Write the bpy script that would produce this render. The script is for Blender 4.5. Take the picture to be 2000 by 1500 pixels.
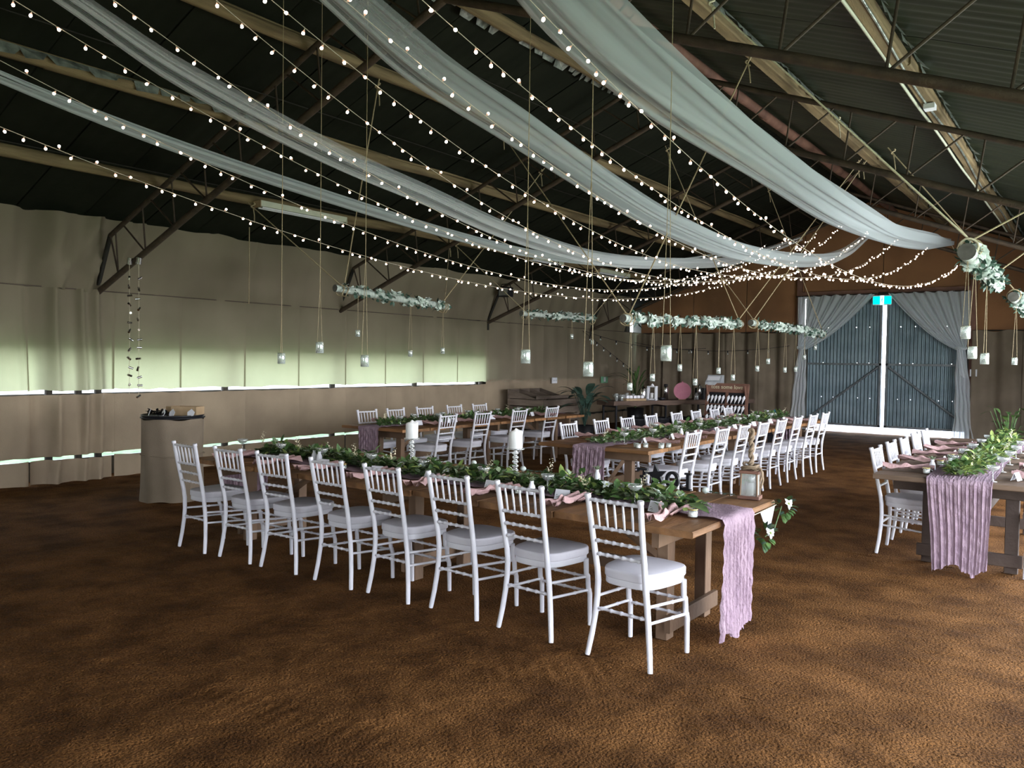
import bpy, math, random
from mathutils import Vector, Matrix
C = bpy.context.scene.collection
for o in list(bpy.data.objects): bpy.data.objects.remove(o)
rnd = random.Random(7)
PI = math.pi
sc = bpy.context.scene

# ------------------------------------------------------------------ camera, world, light, exposure
F = 1565.0
yaw, pit, rol = [math.radians(a) for a in (36.47, -1.655, 0.827)]
f0 = Vector((-math.sin(yaw), math.cos(yaw), 0)); r0 = Vector((math.cos(yaw), math.sin(yaw), 0)); u0 = Vector((0, 0, 1))
fw = f0*math.cos(pit) + u0*math.sin(pit); up = r0.cross(fw)
cr = r0*math.cos(rol) + up*math.sin(rol); cu = -r0*math.sin(rol) + up*math.cos(rol)
cam = bpy.data.cameras.new('camera'); camo = bpy.data.objects.new('camera', cam); C.objects.link(camo)
cam.sensor_fit = 'HORIZONTAL'; cam.sensor_width = 36; cam.lens = F/2000*36; cam.clip_start = .05; cam.clip_end = 300
M4 = Matrix.Identity(4)
for i in range(3):
    M4[i][0] = cr[i]; M4[i][1] = cu[i]; M4[i][2] = -fw[i]
M4[2][3] = 1.64
camo.matrix_world = M4
sc.camera = camo

w = bpy.data.worlds.new('sky'); sc.world = w; w.use_nodes = True
nt = w.node_tree; bg = nt.nodes['Background']
tc = nt.nodes.new('ShaderNodeTexCoord'); sep = nt.nodes.new('ShaderNodeSeparateXYZ'); rp = nt.nodes.new('ShaderNodeValToRGB')
nt.links.new(tc.outputs['Generated'], sep.inputs[0]); nt.links.new(sep.outputs[2], rp.inputs[0]); nt.links.new(rp.outputs[0], bg.inputs[0])
rp.color_ramp.elements[0].color = (.95, .97, 1, 1); rp.color_ramp.elements[1].color = (.62, .76, 1, 1)
bg.inputs[1].default_value = 9.0

def area(name, loc, rot, sx, sy, e, col):
    l = bpy.data.lights.new(name, 'AREA'); l.shape = 'RECTANGLE'; l.size = sx; l.size_y = sy; l.energy = e; l.color = col
    o = bpy.data.objects.new(name, l); C.objects.link(o); o.location = loc; o.rotation_euler = rot
    return o
# daylight coming in at the two open shed doors behind and beside the camera, plus an added aisle fill
area('daylight_near_door', (-1.4, -9.3, 1.45), (PI/2, 0, PI), 5.4, 2.7, 1500, (.88, .92, 1))
area('daylight_side_door', (1.55, 4.6, 1.4), (0, PI/2, 0), 2.5, 7.0, 80, (.92, .94, 1))
area('aisle_fill', (1.55, 11.2, 1.4), (0, PI/2, 0), 2.5, 5.0, 330, (.92, .94, 1))  # extra daylight added to brighten the aisle and far tables
sc.view_settings.view_transform = 'Standard'; sc.view_settings.look = 'None'
sc.view_settings.exposure = 0.45; sc.view_settings.gamma = 1; sc.view_settings.use_curve_mapping = False

# ------------------------------------------------------------------ materials
def mat(name, c1, c2=None, scale=6, rough=.7, bump=0, bscale=40, metal=0, stretch=(1, 1, 1), spec=.3, rand=0, detail=4, transl=0, c3=None, fine=0, tcol=None):
    m = bpy.data.materials.new(name); m.use_nodes = True; n = m.node_tree; b = n.nodes['Principled BSDF']; L = n.links.new
    b.inputs['Roughness'].default_value = rough; b.inputs['Metallic'].default_value = metal; b.inputs['Specular IOR Level'].default_value = spec
    c2 = c2 or tuple(x*.75 for x in c1)
    t = n.nodes.new('ShaderNodeTexCoord'); mp = n.nodes.new('ShaderNodeMapping'); mp.inputs['Scale'].default_value = stretch
    L(t.outputs['Object'], mp.inputs[0])
    nz = n.nodes.new('ShaderNodeTexNoise'); nz.inputs['Scale'].default_value = scale; nz.inputs['Detail'].default_value = detail
    L(mp.outputs[0], nz.inputs['Vector'])
    r = n.nodes.new('ShaderNodeValToRGB'); r.color_ramp.elements[0].color = (*c1, 1); r.color_ramp.elements[1].color = (*c2, 1)
    r.color_ramp.elements[0].position = .35; r.color_ramp.elements[1].position = .68
    if c3:
        e = r.color_ramp.elements.new(.5); e.color = (*c3, 1)
    L(nz.outputs[0], r.inputs[0]); col = r.outputs[0]
    if rand:
        oi = n.nodes.new('ShaderNodeObjectInfo'); mx = n.nodes.new('ShaderNodeHueSaturation'); mr = n.nodes.new('ShaderNodeMapRange')
        L(oi.outputs['Random'], mr.inputs[0]); mr.inputs[3].default_value = 1-rand; mr.inputs[4].default_value = 1+rand
        L(mr.outputs[0], mx.inputs['Value']); L(col, mx.inputs['Color']); col = mx.outputs[0]
    if fine:
        n3 = n.nodes.new('ShaderNodeTexNoise'); n3.inputs['Scale'].default_value = fine; n3.inputs['Detail'].default_value = 3; L(mp.outputs[0], n3.inputs['Vector'])
        r3 = n.nodes.new('ShaderNodeMapRange'); r3.inputs[1].default_value = .3; r3.inputs[2].default_value = .75; r3.inputs[3].default_value = .45; r3.inputs[4].default_value = 1.75; L(n3.outputs[0], r3.inputs[0])
        mm = n.nodes.new('ShaderNodeVectorMath'); mm.operation = 'SCALE'; L(col, mm.inputs[0]); L(r3.outputs[0], mm.inputs['Scale']); col = mm.outputs[0]
    L(col, b.inputs['Base Color'])
    if bump:
        n2 = n.nodes.new('ShaderNodeTexNoise'); n2.inputs['Scale'].default_value = bscale; n2.inputs['Detail'].default_value = 3
        L(mp.outputs[0], n2.inputs['Vector'])
        bp = n.nodes.new('ShaderNodeBump'); bp.inputs['Strength'].default_value = bump; bp.inputs['Distance'].default_value = .02
        L(n2.outputs[0], bp.inputs['Height']); L(bp.outputs[0], b.inputs['Normal'])
    if transl:
        tr = n.nodes.new('ShaderNodeBsdfTranslucent'); L(col, tr.inputs[0])
        if tcol:
            for l_ in list(tr.inputs[0].links): n.links.remove(l_)
            tr.inputs[0].default_value = (*tcol, 1)
        ms = n.nodes.new('ShaderNodeMixShader'); ms.inputs[0].default_value = transl
        out = n.nodes['Material Output']; L(b.outputs[0], ms.inputs[1]); L(tr.outputs[0], ms.inputs[2]); L(ms.outputs[0], out.inputs[0])
    return m
def glassy(name, col, a_tr, a_gl, rough=.05):
    m = bpy.data.materials.new(name); m.use_nodes = True; n = m.node_tree; L = n.links.new
    for x in list(n.nodes): n.nodes.remove(x)
    out = n.nodes.new('ShaderNodeOutputMaterial'); tr = n.nodes.new('ShaderNodeBsdfTransparent'); gl = n.nodes.new('ShaderNodeBsdfGlossy'); df = n.nodes.new('ShaderNodeBsdfDiffuse')
    tr.inputs[0].default_value = (.97, .99, .98, 1); gl.inputs['Roughness'].default_value = rough; df.inputs[0].default_value = (*col, 1)
    m1 = n.nodes.new('ShaderNodeMixShader'); m1.inputs[0].default_value = a_gl; L(df.outputs[0], m1.inputs[1]); L(gl.outputs[0], m1.inputs[2])
    fr = n.nodes.new('ShaderNodeLayerWeight'); fr.inputs[0].default_value = .35
    mr = n.nodes.new('ShaderNodeMapRange'); L(fr.outputs['Facing'], mr.inputs[0]); mr.inputs[3].default_value = 1-a_tr; mr.inputs[4].default_value = min(1, 1-a_tr+.45)
    m2 = n.nodes.new('ShaderNodeMixShader'); L(mr.outputs[0], m2.inputs[0]); L(tr.outputs[0], m2.inputs[1]); L(m1.outputs[0], m2.inputs[2])
    L(m2.outputs[0], out.inputs[0]); return m
def tulle(name, col, opac, transl=.5):
    m = bpy.data.materials.new(name); m.use_nodes = True; n = m.node_tree; L = n.links.new
    for x in list(n.nodes): n.nodes.remove(x)
    out = n.nodes.new('ShaderNodeOutputMaterial'); tr = n.nodes.new('ShaderNodeBsdfTransparent'); df = n.nodes.new('ShaderNodeBsdfDiffuse'); tl = n.nodes.new('ShaderNodeBsdfTranslucent')
    df.inputs[0].default_value = (*col, 1); tl.inputs[0].default_value = (*col, 1)
    m1 = n.nodes.new('ShaderNodeMixShader'); m1.inputs[0].default_value = transl; L(df.outputs[0], m1.inputs[1]); L(tl.outputs[0], m1.inputs[2])
    lw = n.nodes.new('ShaderNodeLayerWeight'); lw.inputs[0].default_value = .5
    mr = n.nodes.new('ShaderNodeMapRange'); L(lw.outputs['Facing'], mr.inputs[0]); mr.inputs[3].default_value = opac; mr.inputs[4].default_value = min(1, opac+.42)
    m2 = n.nodes.new('ShaderNodeMixShader'); L(mr.outputs[0], m2.inputs[0]); L(tr.outputs[0], m2.inputs[1]); L(m1.outputs[0], m2.inputs[2])
    L(m2.outputs[0], out.inputs[0]); return m
def glow(name, col, s):
    m = bpy.data.materials.new(name); m.use_nodes = True; n = m.node_tree
    e = n.nodes.new('ShaderNodeEmission'); e.inputs[0].default_value = (*col, 1); e.inputs[1].default_value = s
    n.links.new(e.outputs[0], n.nodes['Material Output'].inputs[0]); return m

MT = {}
MT['dirt'] = mat('dirt', (.064, .027, .0075), (.155, .070, .022), 2.6, .95, .9, 70, spec=.08, detail=14, c3=(.104, .046, .0135), fine=110)
MT['grass'] = mat('grass', (.11, .21, .06), (.19, .27, .10), 1.5, .9, .6, 30)
MT['tin'] = mat('tin', (.10, .10, .09), (.06, .06, .055), 3, .6, .1, 20, spec=.2)
MT['hessian'] = mat('hessian', (.34, .28, .205), (.27, .22, .16), 1.3, .95, .2, 160, tcol=(.38, .43, .27), transl=.36, detail=6)  # transmitted tint made greener: grass-lit daylight put into the cloth
MT['hessian_thick'] = mat('hessian_thick', (.36, .285, .20), (.28, .22, .155), 1.6, .95, .25, 160, detail=6)
MT['hessian_dark'] = mat('hessian_dark', (.22, .175, .13), (.15, .12, .085), 1.6, .95, .25, 160, detail=6)
MT['pennant'] = mat('pennant_cloth', (.44, .42, .43), (.38, .36, .37), 8, .9)
MT['rope_brown'] = mat('brown_rope', (.27, .20, .14), (.19, .14, .095), 60, .95, .3, 200)
MT['bar_slab'] = mat('bar_slab', (.15, .10, .078), (.085, .058, .046), 4, .8, .3, 25, stretch=(.6, .6, 3), detail=7)
MT['gable'] = mat('gable', (.30, .145, .068), (.20, .10, .05), .9, .95, .3, 60, detail=6)
MT['roofL'] = mat('roof_lining', (.010, .012, .008), (.016, .018, .012), 1.5, .75, .2, 12, spec=.1)
MT['roofR'] = mat('roof_tin', (.032, .038, .021), (.017, .021, .012), 1.2, .55, .1, 20, spec=.3, stretch=(.5, 3, .5))
MT['pole'] = mat('pole_timber', (.28, .205, .11), (.12, .085, .045), 2.2, .8, .4, 30, stretch=(6, .5, 6), detail=7)
MT['steel'] = mat('rusty_steel', (.055, .040, .031), (.095, .066, .046), 9, .65, .3, 60, metal=.3, detail=7)
MT['steel_dark'] = mat('dark_steel', (.020, .019, .016), (.035, .030, .024), 9, .6, .2, 50, metal=.3)
MT['foil'] = mat('silver_foil', (.50, .54, .50), (.16, .18, .16), 9, .35, .5, 25, metal=.6)
MT['white_metal'] = mat('chair_white', (.65, .65, .70), (.60, .60, .66), 3, .35, spec=.5)
MT['cushion'] = mat('cushion_white', (.58, .57, .62), (.53, .52, .57), 5, .6, .05, 60)  # white toned down; the shaded grey of the seat tops is in the colour
MT['plank'] = mat('table_plank', (.27, .135, .055), (.13, .062, .026), 3.2, .6, .25, 20, stretch=(2.6, .5, 2.6), rand=.32, detail=9, c3=(.21, .105, .044))
MT['wood'] = mat('frame_wood', (.17, .105, .065), (.10, .062, .038), 4, .7, .25, 25, stretch=(1, 1, .5), rand=.2, detail=7)
MT['plank_grey'] = mat('darker_plank', (.15, .10, .068), (.09, .06, .04), 3.2, .65, .25, 20, stretch=(2.6, .5, 2.6), rand=.25, detail=9)  # darker, greyer planks for the right-hand table
MT['wood_dark'] = mat('dark_frame_wood', (.050, .034, .026), (.030, .020, .016), 4, .7, .25, 25, rand=.2)
MT['wood_red'] = mat('red_wood', (.21, .105, .075), (.12, .06, .045), 4, .7, .2, 25, rand=.15, detail=7)
MT['wood_grey'] = mat('grey_wood', (.20, .155, .125), (.11, .085, .068), 4, .85, .3, 25, stretch=(.6, .6, 3), rand=.3, detail=7)
MT['pink'] = mat('pink_cheesecloth', (.39, .285, .345), (.31, .22, .28), 14, .95, .7, 75, transl=.2, stretch=(1, 1, .6))
MT['napkin'] = mat('pink_napkin', (.52, .34, .33), (.42, .27, .27), 10, .95, .4, 60)
MT['tulle'] = tulle('roof_tulle', (.66, .70, .75), .19, .4)
MT['tulle_dense'] = tulle('roof_tulle_dense', (.62, .68, .72), .5, .4)
MT['tulle_mid'] = tulle('roof_tulle_mid', (.64, .69, .74), .24, .4)
MT['tulle_door'] = tulle('door_tulle', (.90, .94, .97), .62, .45)
MT['leaf'] = mat('leaf_dark', (.03, .075, .022), (.10, .18, .05), 18, .5, spec=.4)
MT['leaf2'] = mat('leaf_sage', (.20, .27, .17), (.30, .36, .22), 18, .6)
MT['leaf3'] = mat('leaf_lime', (.30, .36, .11), (.18, .27, .07), 18, .6)
MT['leafblue'] = mat('leaf_bluegreen', (.03, .065, .05), (.07, .13, .10), 18, .55)
MT['petal'] = mat('petal_white', (.68, .75, .71), (.54, .62, .58), 22, .7, transl=.15)
MT['cream'] = mat('petal_cream', (.68, .62, .46), (.55, .50, .33), 22, .7)
MT['log'] = mat('log_white', (.50, .55, .52), (.30, .34, .32), 8, .8, .3, 30, stretch=(1, 4, 1))
MT['logend'] = mat('log_end', (.13, .125, .115), (.075, .07, .064), 12, .85)
MT['rope'] = mat('jute', (.42, .34, .22), (.33, .26, .16), 60, .95, .3, 200)
MT['ropew'] = mat('cord_white', (.66, .60, .46), (.52, .46, .33), 60, .9)
MT['wire'] = mat('clear_wire', (.50, .45, .38), (.40, .35, .28), 30, .6)
MT['jar'] = glassy('jar_glass', (.80, .88, .86), .66, .55, .10)
MT['jarrim'] = mat('jar_rim', (.32, .34, .28), (.2, .22, .18), 20, .5)
MT['glass'] = glassy('clear_glass', (.80, .84, .84), .62, .6, .04)
MT['wax'] = mat('candle_wax', (.80, .80, .80), (.74, .74, .74), 8, .55)
MT['black'] = mat('black_paint', (.010, .010, .013), (.016, .016, .02), 8, .5)
MT['card'] = mat('white_card', (.74, .75, .80), (.70, .71, .76), 8, .8)
MT['cardink'] = mat('card_print', (.12, .14, .13), (.2, .22, .2), 30, .8)
MT['kraft'] = mat('kraft', (.42, .30, .18), (.34, .24, .14), 10, .9)
MT['door'] = mat('galvanised_blue', (.20, .26, .29), (.13, .18, .21), 2.5, .45, .05, 30, metal=.35)
MT['doorframe'] = mat('door_pipe', (.20, .22, .24), (.13, .15, .16), 6, .5, metal=.4)
MT['tube'] = mat('lamp_body', (.60, .62, .50), (.50, .52, .42), 6, .5)
MT['pinkp'] = mat('pink_disc', (.62, .24, .33), (.56, .20, .29), 8, .5)
MT['chrome'] = mat('chrome', (.75, .76, .78), (.6, .6, .62), 8, .18, metal=1)
MT['red'] = mat('red_glaze', (.30, .02, .03), (.22, .012, .02), 8, .35)
MT['blue'] = mat('blue_cloth', (.006, .16, .28), (.004, .10, .19), 10, .8, .3, 30)
MT['purple'] = mat('purple_cloth', (.34, .22, .40), (.26, .16, .31), 10, .9)
MT['grey'] = mat('grey_plastic', (.42, .44, .47), (.32, .34, .37), 10, .6)
MT['gold'] = mat('gold_trim', (.70, .52, .18), (.6, .44, .15), 10, .35, metal=.8)
MT['bulb'] = glow('warm_bulb', (1, .78, .58), 22)
MT['bulbcap'] = glow('bulb_cap', (1, .52, .34), .9)
MT['exit'] = glow('exit_cyan', (0.0, .75, .70), 1.3)
MT['exitw'] = glow('exit_white', (.70, 1, 1), 2.2)
MT['signgreen'] = mat('green_sign', (.22, .48, .30), (.2, .44, .28), 10, .6)

# ------------------------------------------------------------------ mesh builder
class MB:
    def __init__(s): s.v = []; s.f = []; s.m = []; s.s = []
    def add(s, vs, fs, mi=0, sm=False):
        k = len(s.v); s.v += [tuple(p) for p in vs]
        for f in fs: s.f.append(tuple(i+k for i in f)); s.m.append(mi); s.s.append(sm)
        return s
    def box(s, c, d, mi=0, R=None):
        vs = []
        for x in (-.5, .5):
            for y in (-.5, .5):
                for z in (-.5, .5):
                    p = Vector((x*d[0], y*d[1], z*d[2]))
                    if R: p = R @ p
                    vs.append((p.x+c[0], p.y+c[1], p.z+c[2]))
        return s.add(vs, [(0, 1, 3, 2), (4, 6, 7, 5), (0, 4, 5, 1), (2, 3, 7, 6), (0, 2, 6, 4), (1, 5, 7, 3)], mi)
    def cbox(s, c, d, ch=.004, ax=0, mi=0, R=None):     # box with chamfered long edges, long axis ax
        o = [i for i in range(3) if i != ax]; a, b = d[o[0]]/2, d[o[1]]/2
        prof = [(a-ch, b), (a, b-ch), (a, -b+ch), (a-ch, -b), (-a+ch, -b), (-a, -b+ch), (-a, b-ch), (-a+ch, b)]
        vs = []
        for e in (-.5, .5):
            for p in prof:
                q = [0, 0, 0]; q[ax] = e*d[ax]; q[o[0]] = p[0]; q[o[1]] = p[1]; q = Vector(q)
                if R: q = R @ q
                vs.append((q.x+c[0], q.y+c[1], q.z+c[2]))
        fs = [(i, (i+1) % 8, 8+(i+1) % 8, 8+i) for i in range(8)]+[tuple(range(7, -1, -1)), tuple(range(8, 16))]
        return s.add(vs, fs, mi)
    def tube(s, pts, r, n=6, mi=0, cap=True, sm=True):
        pts = [Vector(p) for p in pts]; N = len(pts)
        rs = r if isinstance(r, (list, tuple)) else [r]*N
        vs = []; a = None
        for i, p in enumerate(pts):
            t = (pts[min(i+1, N-1)]-pts[max(i-1, 0)]); t = t.normalized() if t.length > 1e-9 else Vector((0, 0, 1))
            if a is None: a = Vector((0, 0, 1)) if abs(t.z) < .9 else Vector((1, 0, 0))
            a = a-t*a.dot(t)
            if a.length < 1e-6: a = Vector((1, 0, 0))-t*t.x
            a.normalize(); b = t.cross(a)
            for k in range(n):
                th = 2*PI*k/n; vs.append(p+(a*math.cos(th)+b*math.sin(th))*rs[i])
        fs = [(i*n+k, i*n+(k+1) % n, (i+1)*n+(k+1) % n, (i+1)*n+k) for i in range(N-1) for k in range(n)]
        s.add(vs, fs, mi, sm)
        if cap:
            s.add(vs[:n], [tuple(range(n-1, -1, -1))], mi); s.add(vs[-n:], [tuple(range(n))], mi)
        return s
    def lathe(s, prof, c=(0, 0, 0), n=16, mi=0, sm=True):
        vs = [(c[0]+r*math.cos(2*PI*k/n), c[1]+r*math.sin(2*PI*k/n), c[2]+z) for r, z in prof for k in range(n)]
        fs = [(i*n+k, i*n+(k+1) % n, (i+1)*n+(k+1) % n, (i+1)*n+k) for i in range(len(prof)-1) for k in range(n)]
        return s.add(vs, fs, mi, sm)
    def grid(s, nu, nv, fn, mi=0, sm=True):
        vs = [fn(i/(nu-1), j/(nv-1)) for i in range(nu) for j in range(nv)]
        fs = [(i*nv+j, (i+1)*nv+j, (i+1)*nv+j+1, i*nv+j+1) for i in range(nu-1) for j in range(nv-1)]
        return s.add(vs, fs, mi, sm)
    def prism(s, poly, z0, z1, mi=0, T=None):
        n = len(poly); vs = [(p[0], p[1], z0) for p in poly]+[(p[0], p[1], z1) for p in poly]
        if T: vs = [tuple(T(Vector(p))) for p in vs]
        return s.add(vs, [tuple(range(n-1, -1, -1)), tuple(range(n, 2*n))]+[(i, (i+1) % n, n+(i+1) % n, n+i) for i in range(n)], mi)
    def leaf(s, p, d, up_, L, W, mi=0, droop=.25):
        d = Vector(d).normalized(); sd = d.cross(Vector(up_))
        if sd.length < 1e-4: sd = d.cross(Vector((1, 0, 0)))
        sd.normalize(); nn = sd.cross(d); p = Vector(p)
        a = p; b = p+d*L*.4-nn*L*droop*.1; e = p+d*L-nn*L*droop
        q = p+d*L*.72-nn*L*droop*.45
        vs = [a, b+sd*W*.5+nn*W*.12, b, b-sd*W*.5+nn*W*.12, q+sd*W*.36+nn*W*.08, q, q-sd*W*.36+nn*W*.08, e]
        return s.add(vs, [(0, 2, 1), (0, 3, 2), (1, 2, 5, 4), (2, 3, 6, 5), (4, 5, 7), (5, 6, 7)], mi, True)
    def mesh(s, name, mats):
        me = bpy.data.meshes.new(name); me.from_pydata(s.v, [], s.f); me.update()
        for x in (mats if isinstance(mats, (list, tuple)) else [mats]): me.materials.append(MT[x] if isinstance(x, str) else x)
        if len(me.polygons) == len(s.m):
            me.polygons.foreach_set('material_index', s.m); me.polygons.foreach_set('use_smooth', s.s)
        return me
    def build(s, name, mats, parent=None): return link(name, s.mesh(name, mats), parent)
def link(name, me, parent=None):
    o = bpy.data.objects.new(name, me); C.objects.link(o)
    if parent: o.parent = parent
    return o
def tag(o, label, cat, group=None):
    o['label'] = label; o['category'] = cat
    if group: o['group'] = group
    return o
def thing(name, label, cat, loc=(0, 0, 0), rz=0, group=None):
    o = bpy.data.objects.new(name, None); C.objects.link(o); o.location = loc; o.rotation_euler = (0, 0, rz); o.empty_display_size = .1
    return tag(o, label, cat, group)
def struct(o): o['kind'] = 'structure'; return o
def stuff(o): o['kind'] = 'stuff'; return o
def dup(root, loc, rz, label, group=None):
    r = root.copy(); C.objects.link(r); r.location = loc; r.rotation_euler = (0, 0, rz); r['label'] = label
    if group: r['group'] = group
    for ch in list(root.children):
        c = ch.copy(); C.objects.link(c); c.parent = r
        for g in list(ch.children):
            d = g.copy(); C.objects.link(d); d.parent = c
    return r
ORD = ['nearest', 'second', 'third', 'fourth', 'fifth', 'sixth', 'seventh', 'eighth', 'ninth', 'tenth', 'eleventh', 'twelfth']
ORF = ['first']+ORD[1:]
def lerp(a, b, t): return tuple(x+(y-x)*t for x, y in zip(a, b))

# ------------------------------------------------------------------ the shed
XL, XR, RG, SL, YF, YN = -10.8, 1.5, -4.7, .38, 20.75, -9.5
def roofz(x): return 3.32+SL*(x+10.8) if x < RG else 3.32+SL*(2*RG-x+10.8)

# floor of raked dirt
def hsh(x, y): 
    return math.sin(x*1.7+y*2.3)*.5+math.sin(x*4.1-y*3.3+1)*.3+math.sin(x*9.7+y*8.1+2)*.2
def dirt_fn(x0, x1, y0, y1):
    def fn(u, v):
        x = x0+(x1-x0)*u; y = y0+(y1-y0)*v
        z = -.014+.004*hsh(x*1.3, y*1.3)+.004*math.sin(x*23+3*math.sin(y*7))*math.sin(y*19+2*math.sin(x*9))
        z += (rnd.random()-.5)*.006
        for ax, ay, bx, by, hw in ((-3.5, 2.25, -2.5, 2.4, .16), (-2.55, 3.35, -2.15, 3.75, .18)):
            dx, dy = bx-ax, by-ay; L = math.hypot(dx, dy); s_ = ((x-ax)*dx+(y-ay)*dy)/L; p = abs((x-ax)*dy-(y-ay)*dx)/L
            if -.1 < s_ < L+.1 and p < hw: z += .0045*math.sin(s_*75)*(1-(p/hw)**4)
        return (x, y, z)
    return fn
m = MB(); m.grid(110, 90, dirt_fn(-7.2, 1.9, 3.85, 7.55)); m.grid(330, 110, dirt_fn(-7.2, 1.9, 1.2, 3.9))
fl = struct(m.build('floor', 'dirt'))
m = MB(); m.grid(70, 30, dirt_fn(-11.3, -7.2, -9.6, 21)); m.grid(60, 60, dirt_fn(-7.25, 1.9, 7.45, 21)); m.grid(40, 24, dirt_fn(-7.2, 1.9, -9.6, 1.2))
m.add([(-11.3, -9.6, -.030), (1.9, -9.6, -.030), (1.9, 21, -.030), (-11.3, 21, -.030)], [(0, 1, 2, 3)]); m.build('dirt_patch', 'dirt', fl)
m = MB(); m.add([(-60, -45, -.13), (45, -45, -.13), (45, 70, -.13), (-60, 70, -.13)], [(0, 1, 2, 3)])
MT['pale_ground'] = mat('pale_ground', (.42, .42, .43), (.34, .34, .35), 3, .9)  # pale ground added outside so slits and door gaps read white
m2 = MB(); m2.add([(-60, -45, -.10), (-30, -45, -.10), (-30, 70, -.10), (-60, 70, -.10)], [(0, 1, 2, 3)]); m2.add([(-20, 21.3, -.10), (45, 21.3, -.10), (45, 70, -.10), (-20, 70, -.10)], [(0, 1, 2, 3)])
tag(stuff(m2.build('added_pale_ground', 'pale_ground')), 'pale ground added outside to whiten the wall slits and door gaps', 'pale_ground')
MT['dark_grass'] = mat('dark_grass', (.022, .065, .018), (.09, .15, .05), 5, .9, .6, 30, detail=8)  # grass colour darkened near the wall so the lower slit stays green
m3 = MB(); m3.add([(-18, -12, -.115), (-11.3, -12, -.115), (-11.3, 24, -.115), (-18, 24, -.115)], [(0, 1, 2, 3)])
tag(stuff(m3.build('dark_grass_strip', 'dark_grass')), 'grass outside the left wall, its colour darkened to hold back glare', 'grass')
tag(stuff(m.build('paddock', 'grass')), 'grassy paddock outside the shed, seen through the wall slits', 'grass')

# left wall: outer tin with two long openings, posts, and the hessian lining in front
wl = struct(bpy.data.objects.new('wall_left', None)); C.objects.link(wl)
m = MB(); m.box((-11.15, 5.7, .75), (.04, 30.2, .74)); m.build('lower_tin', 'tin', wl)
m = MB(); m.box((-11.14, 17.3, .9), (.04, 7.2, 2.0)); m.build('corner_tin', 'tin', wl)
m = MB(); m.box((-11.15, 5.7, .10), (.04, 30.2, .28)); m.build('kerb_light_block', 'tin', wl)  # low outer strip added to block daylight under the skirt
m = MB(); m.box((-11.15, 5.7, 2.62), (.04, 30.2, 1.78)); m.build('upper_tin', 'tin', wl)
for y in (-7.5, -3.3, .97, 3.1, 4.73, 5.1, 5.36, 7.35, 9.5, 11.6, 13.7, 15.8, 18.0, 20.2):
    b_ = y in (4.73, 5.1, 5.36); m = MB(); m.tube([(-10.90 if b_ else -10.98, y, -.02), (-10.90 if b_ else -10.98, y, 3.3)], .05 if b_ else .055, 8); m.build('post', 'steel_dark', wl)
seams = [-9.4, -8.4, -7.4, -6.3, -5.2, -4.1, -3.0, -1.95, -.9, .15, 1.2, 2.3, 3.35, 4.45, 5.52, 6.5, 7.57, 8.6, 9.62, 10.6, 11.65, 12.7, 13.68, 14.75, 15.8, 16.85, 17.9, 18.9, 19.8, 20.72]
def panel(y0, y1, z0, z1, name, lean=0, amp=.012, rag=.012, matn='hessian'):
    ph = rnd.random()*6; near = 3.0 < (y0+y1)/2 < 6.6
    rb = [rnd.uniform(-rag, rag) for _ in range(7)]; rt = [rnd.uniform(-rag, rag) for _ in range(7)]
    def fn(u, v):
        y = y0+(y1-y0)*u; i = min(5, int(u*6)); t = u*6-i
        zb = z0+rb[i]*(1-t)+rb[i+1]*t; zt = z1+rt[i]*(1-t)+rt[i+1]*t
        z = zb+(zt-zb)*v
        nf = max(0, 1-abs(y-4.5)/1.3); a = amp*(1+2.2*nf)
        x = XL+lean*v+a*math.sin(y*5.3+1)+a*.8*math.sin(y*13+2+z*.6)+.03*nf*math.sin(y*9+z*1.1)**3
        for yi in (4.40, 4.74, 5.10, 5.30): x += (.10 if yi > 4.5 else .05)*math.exp(-((y-yi-(.45*v if lean else .03*math.sin(z*2)))/.055)**2)
        e = min(u, 1-u)
        x += .012*u+.008*max(0, 1-e/.03)          # folded seam edge stands proud
        return (x, y, z)
    m = MB(); m.grid(64 if near else 22, 8, fn); return m.build(name, matn, wl)
for a, b in zip(seams[:-1], seams[1:]):
    panel(a-.012, b+.012, 1.176, 2.49, 'hessian_panel', rag=.015)
    panel(a-.012, b+.012, .327, 1.12 if a < 13.6 else 1.22, 'hessian_panel', matn='hessian_thick')
    k = rnd.uniform(-.05, .03)
    panel(a+.02, b-.02, -.02+max(0, k), .283, 'hessian_skirt', rag=.014, matn='hessian_thick')
for a, b in zip(seams[:-1:2], seams[2::2]):
    panel(a-.012, b+.012, 2.475, 3.42, 'upper_hessian', lean=.30, amp=.022, rag=.03)
m = MB(); m.tube([(XL+.035, y, 2.49) for y in (-9, 3, 8, 14, 20.7)], .007, 6); m.build('tension_wire', 'wood_grey', wl)
m = MB()     # the two dark tears in the upper lining
m.add([(-10.60, 7.55, 3.25), (-10.56, 7.62, 3.28), (-10.64, 7.5, 3.05), (-10.60, 7.58, 3.03), (-10.72, 7.34, 2.72)], [(0, 2, 3, 1), (2, 4, 3)]); m.build('tear', 'black', wl)

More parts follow.
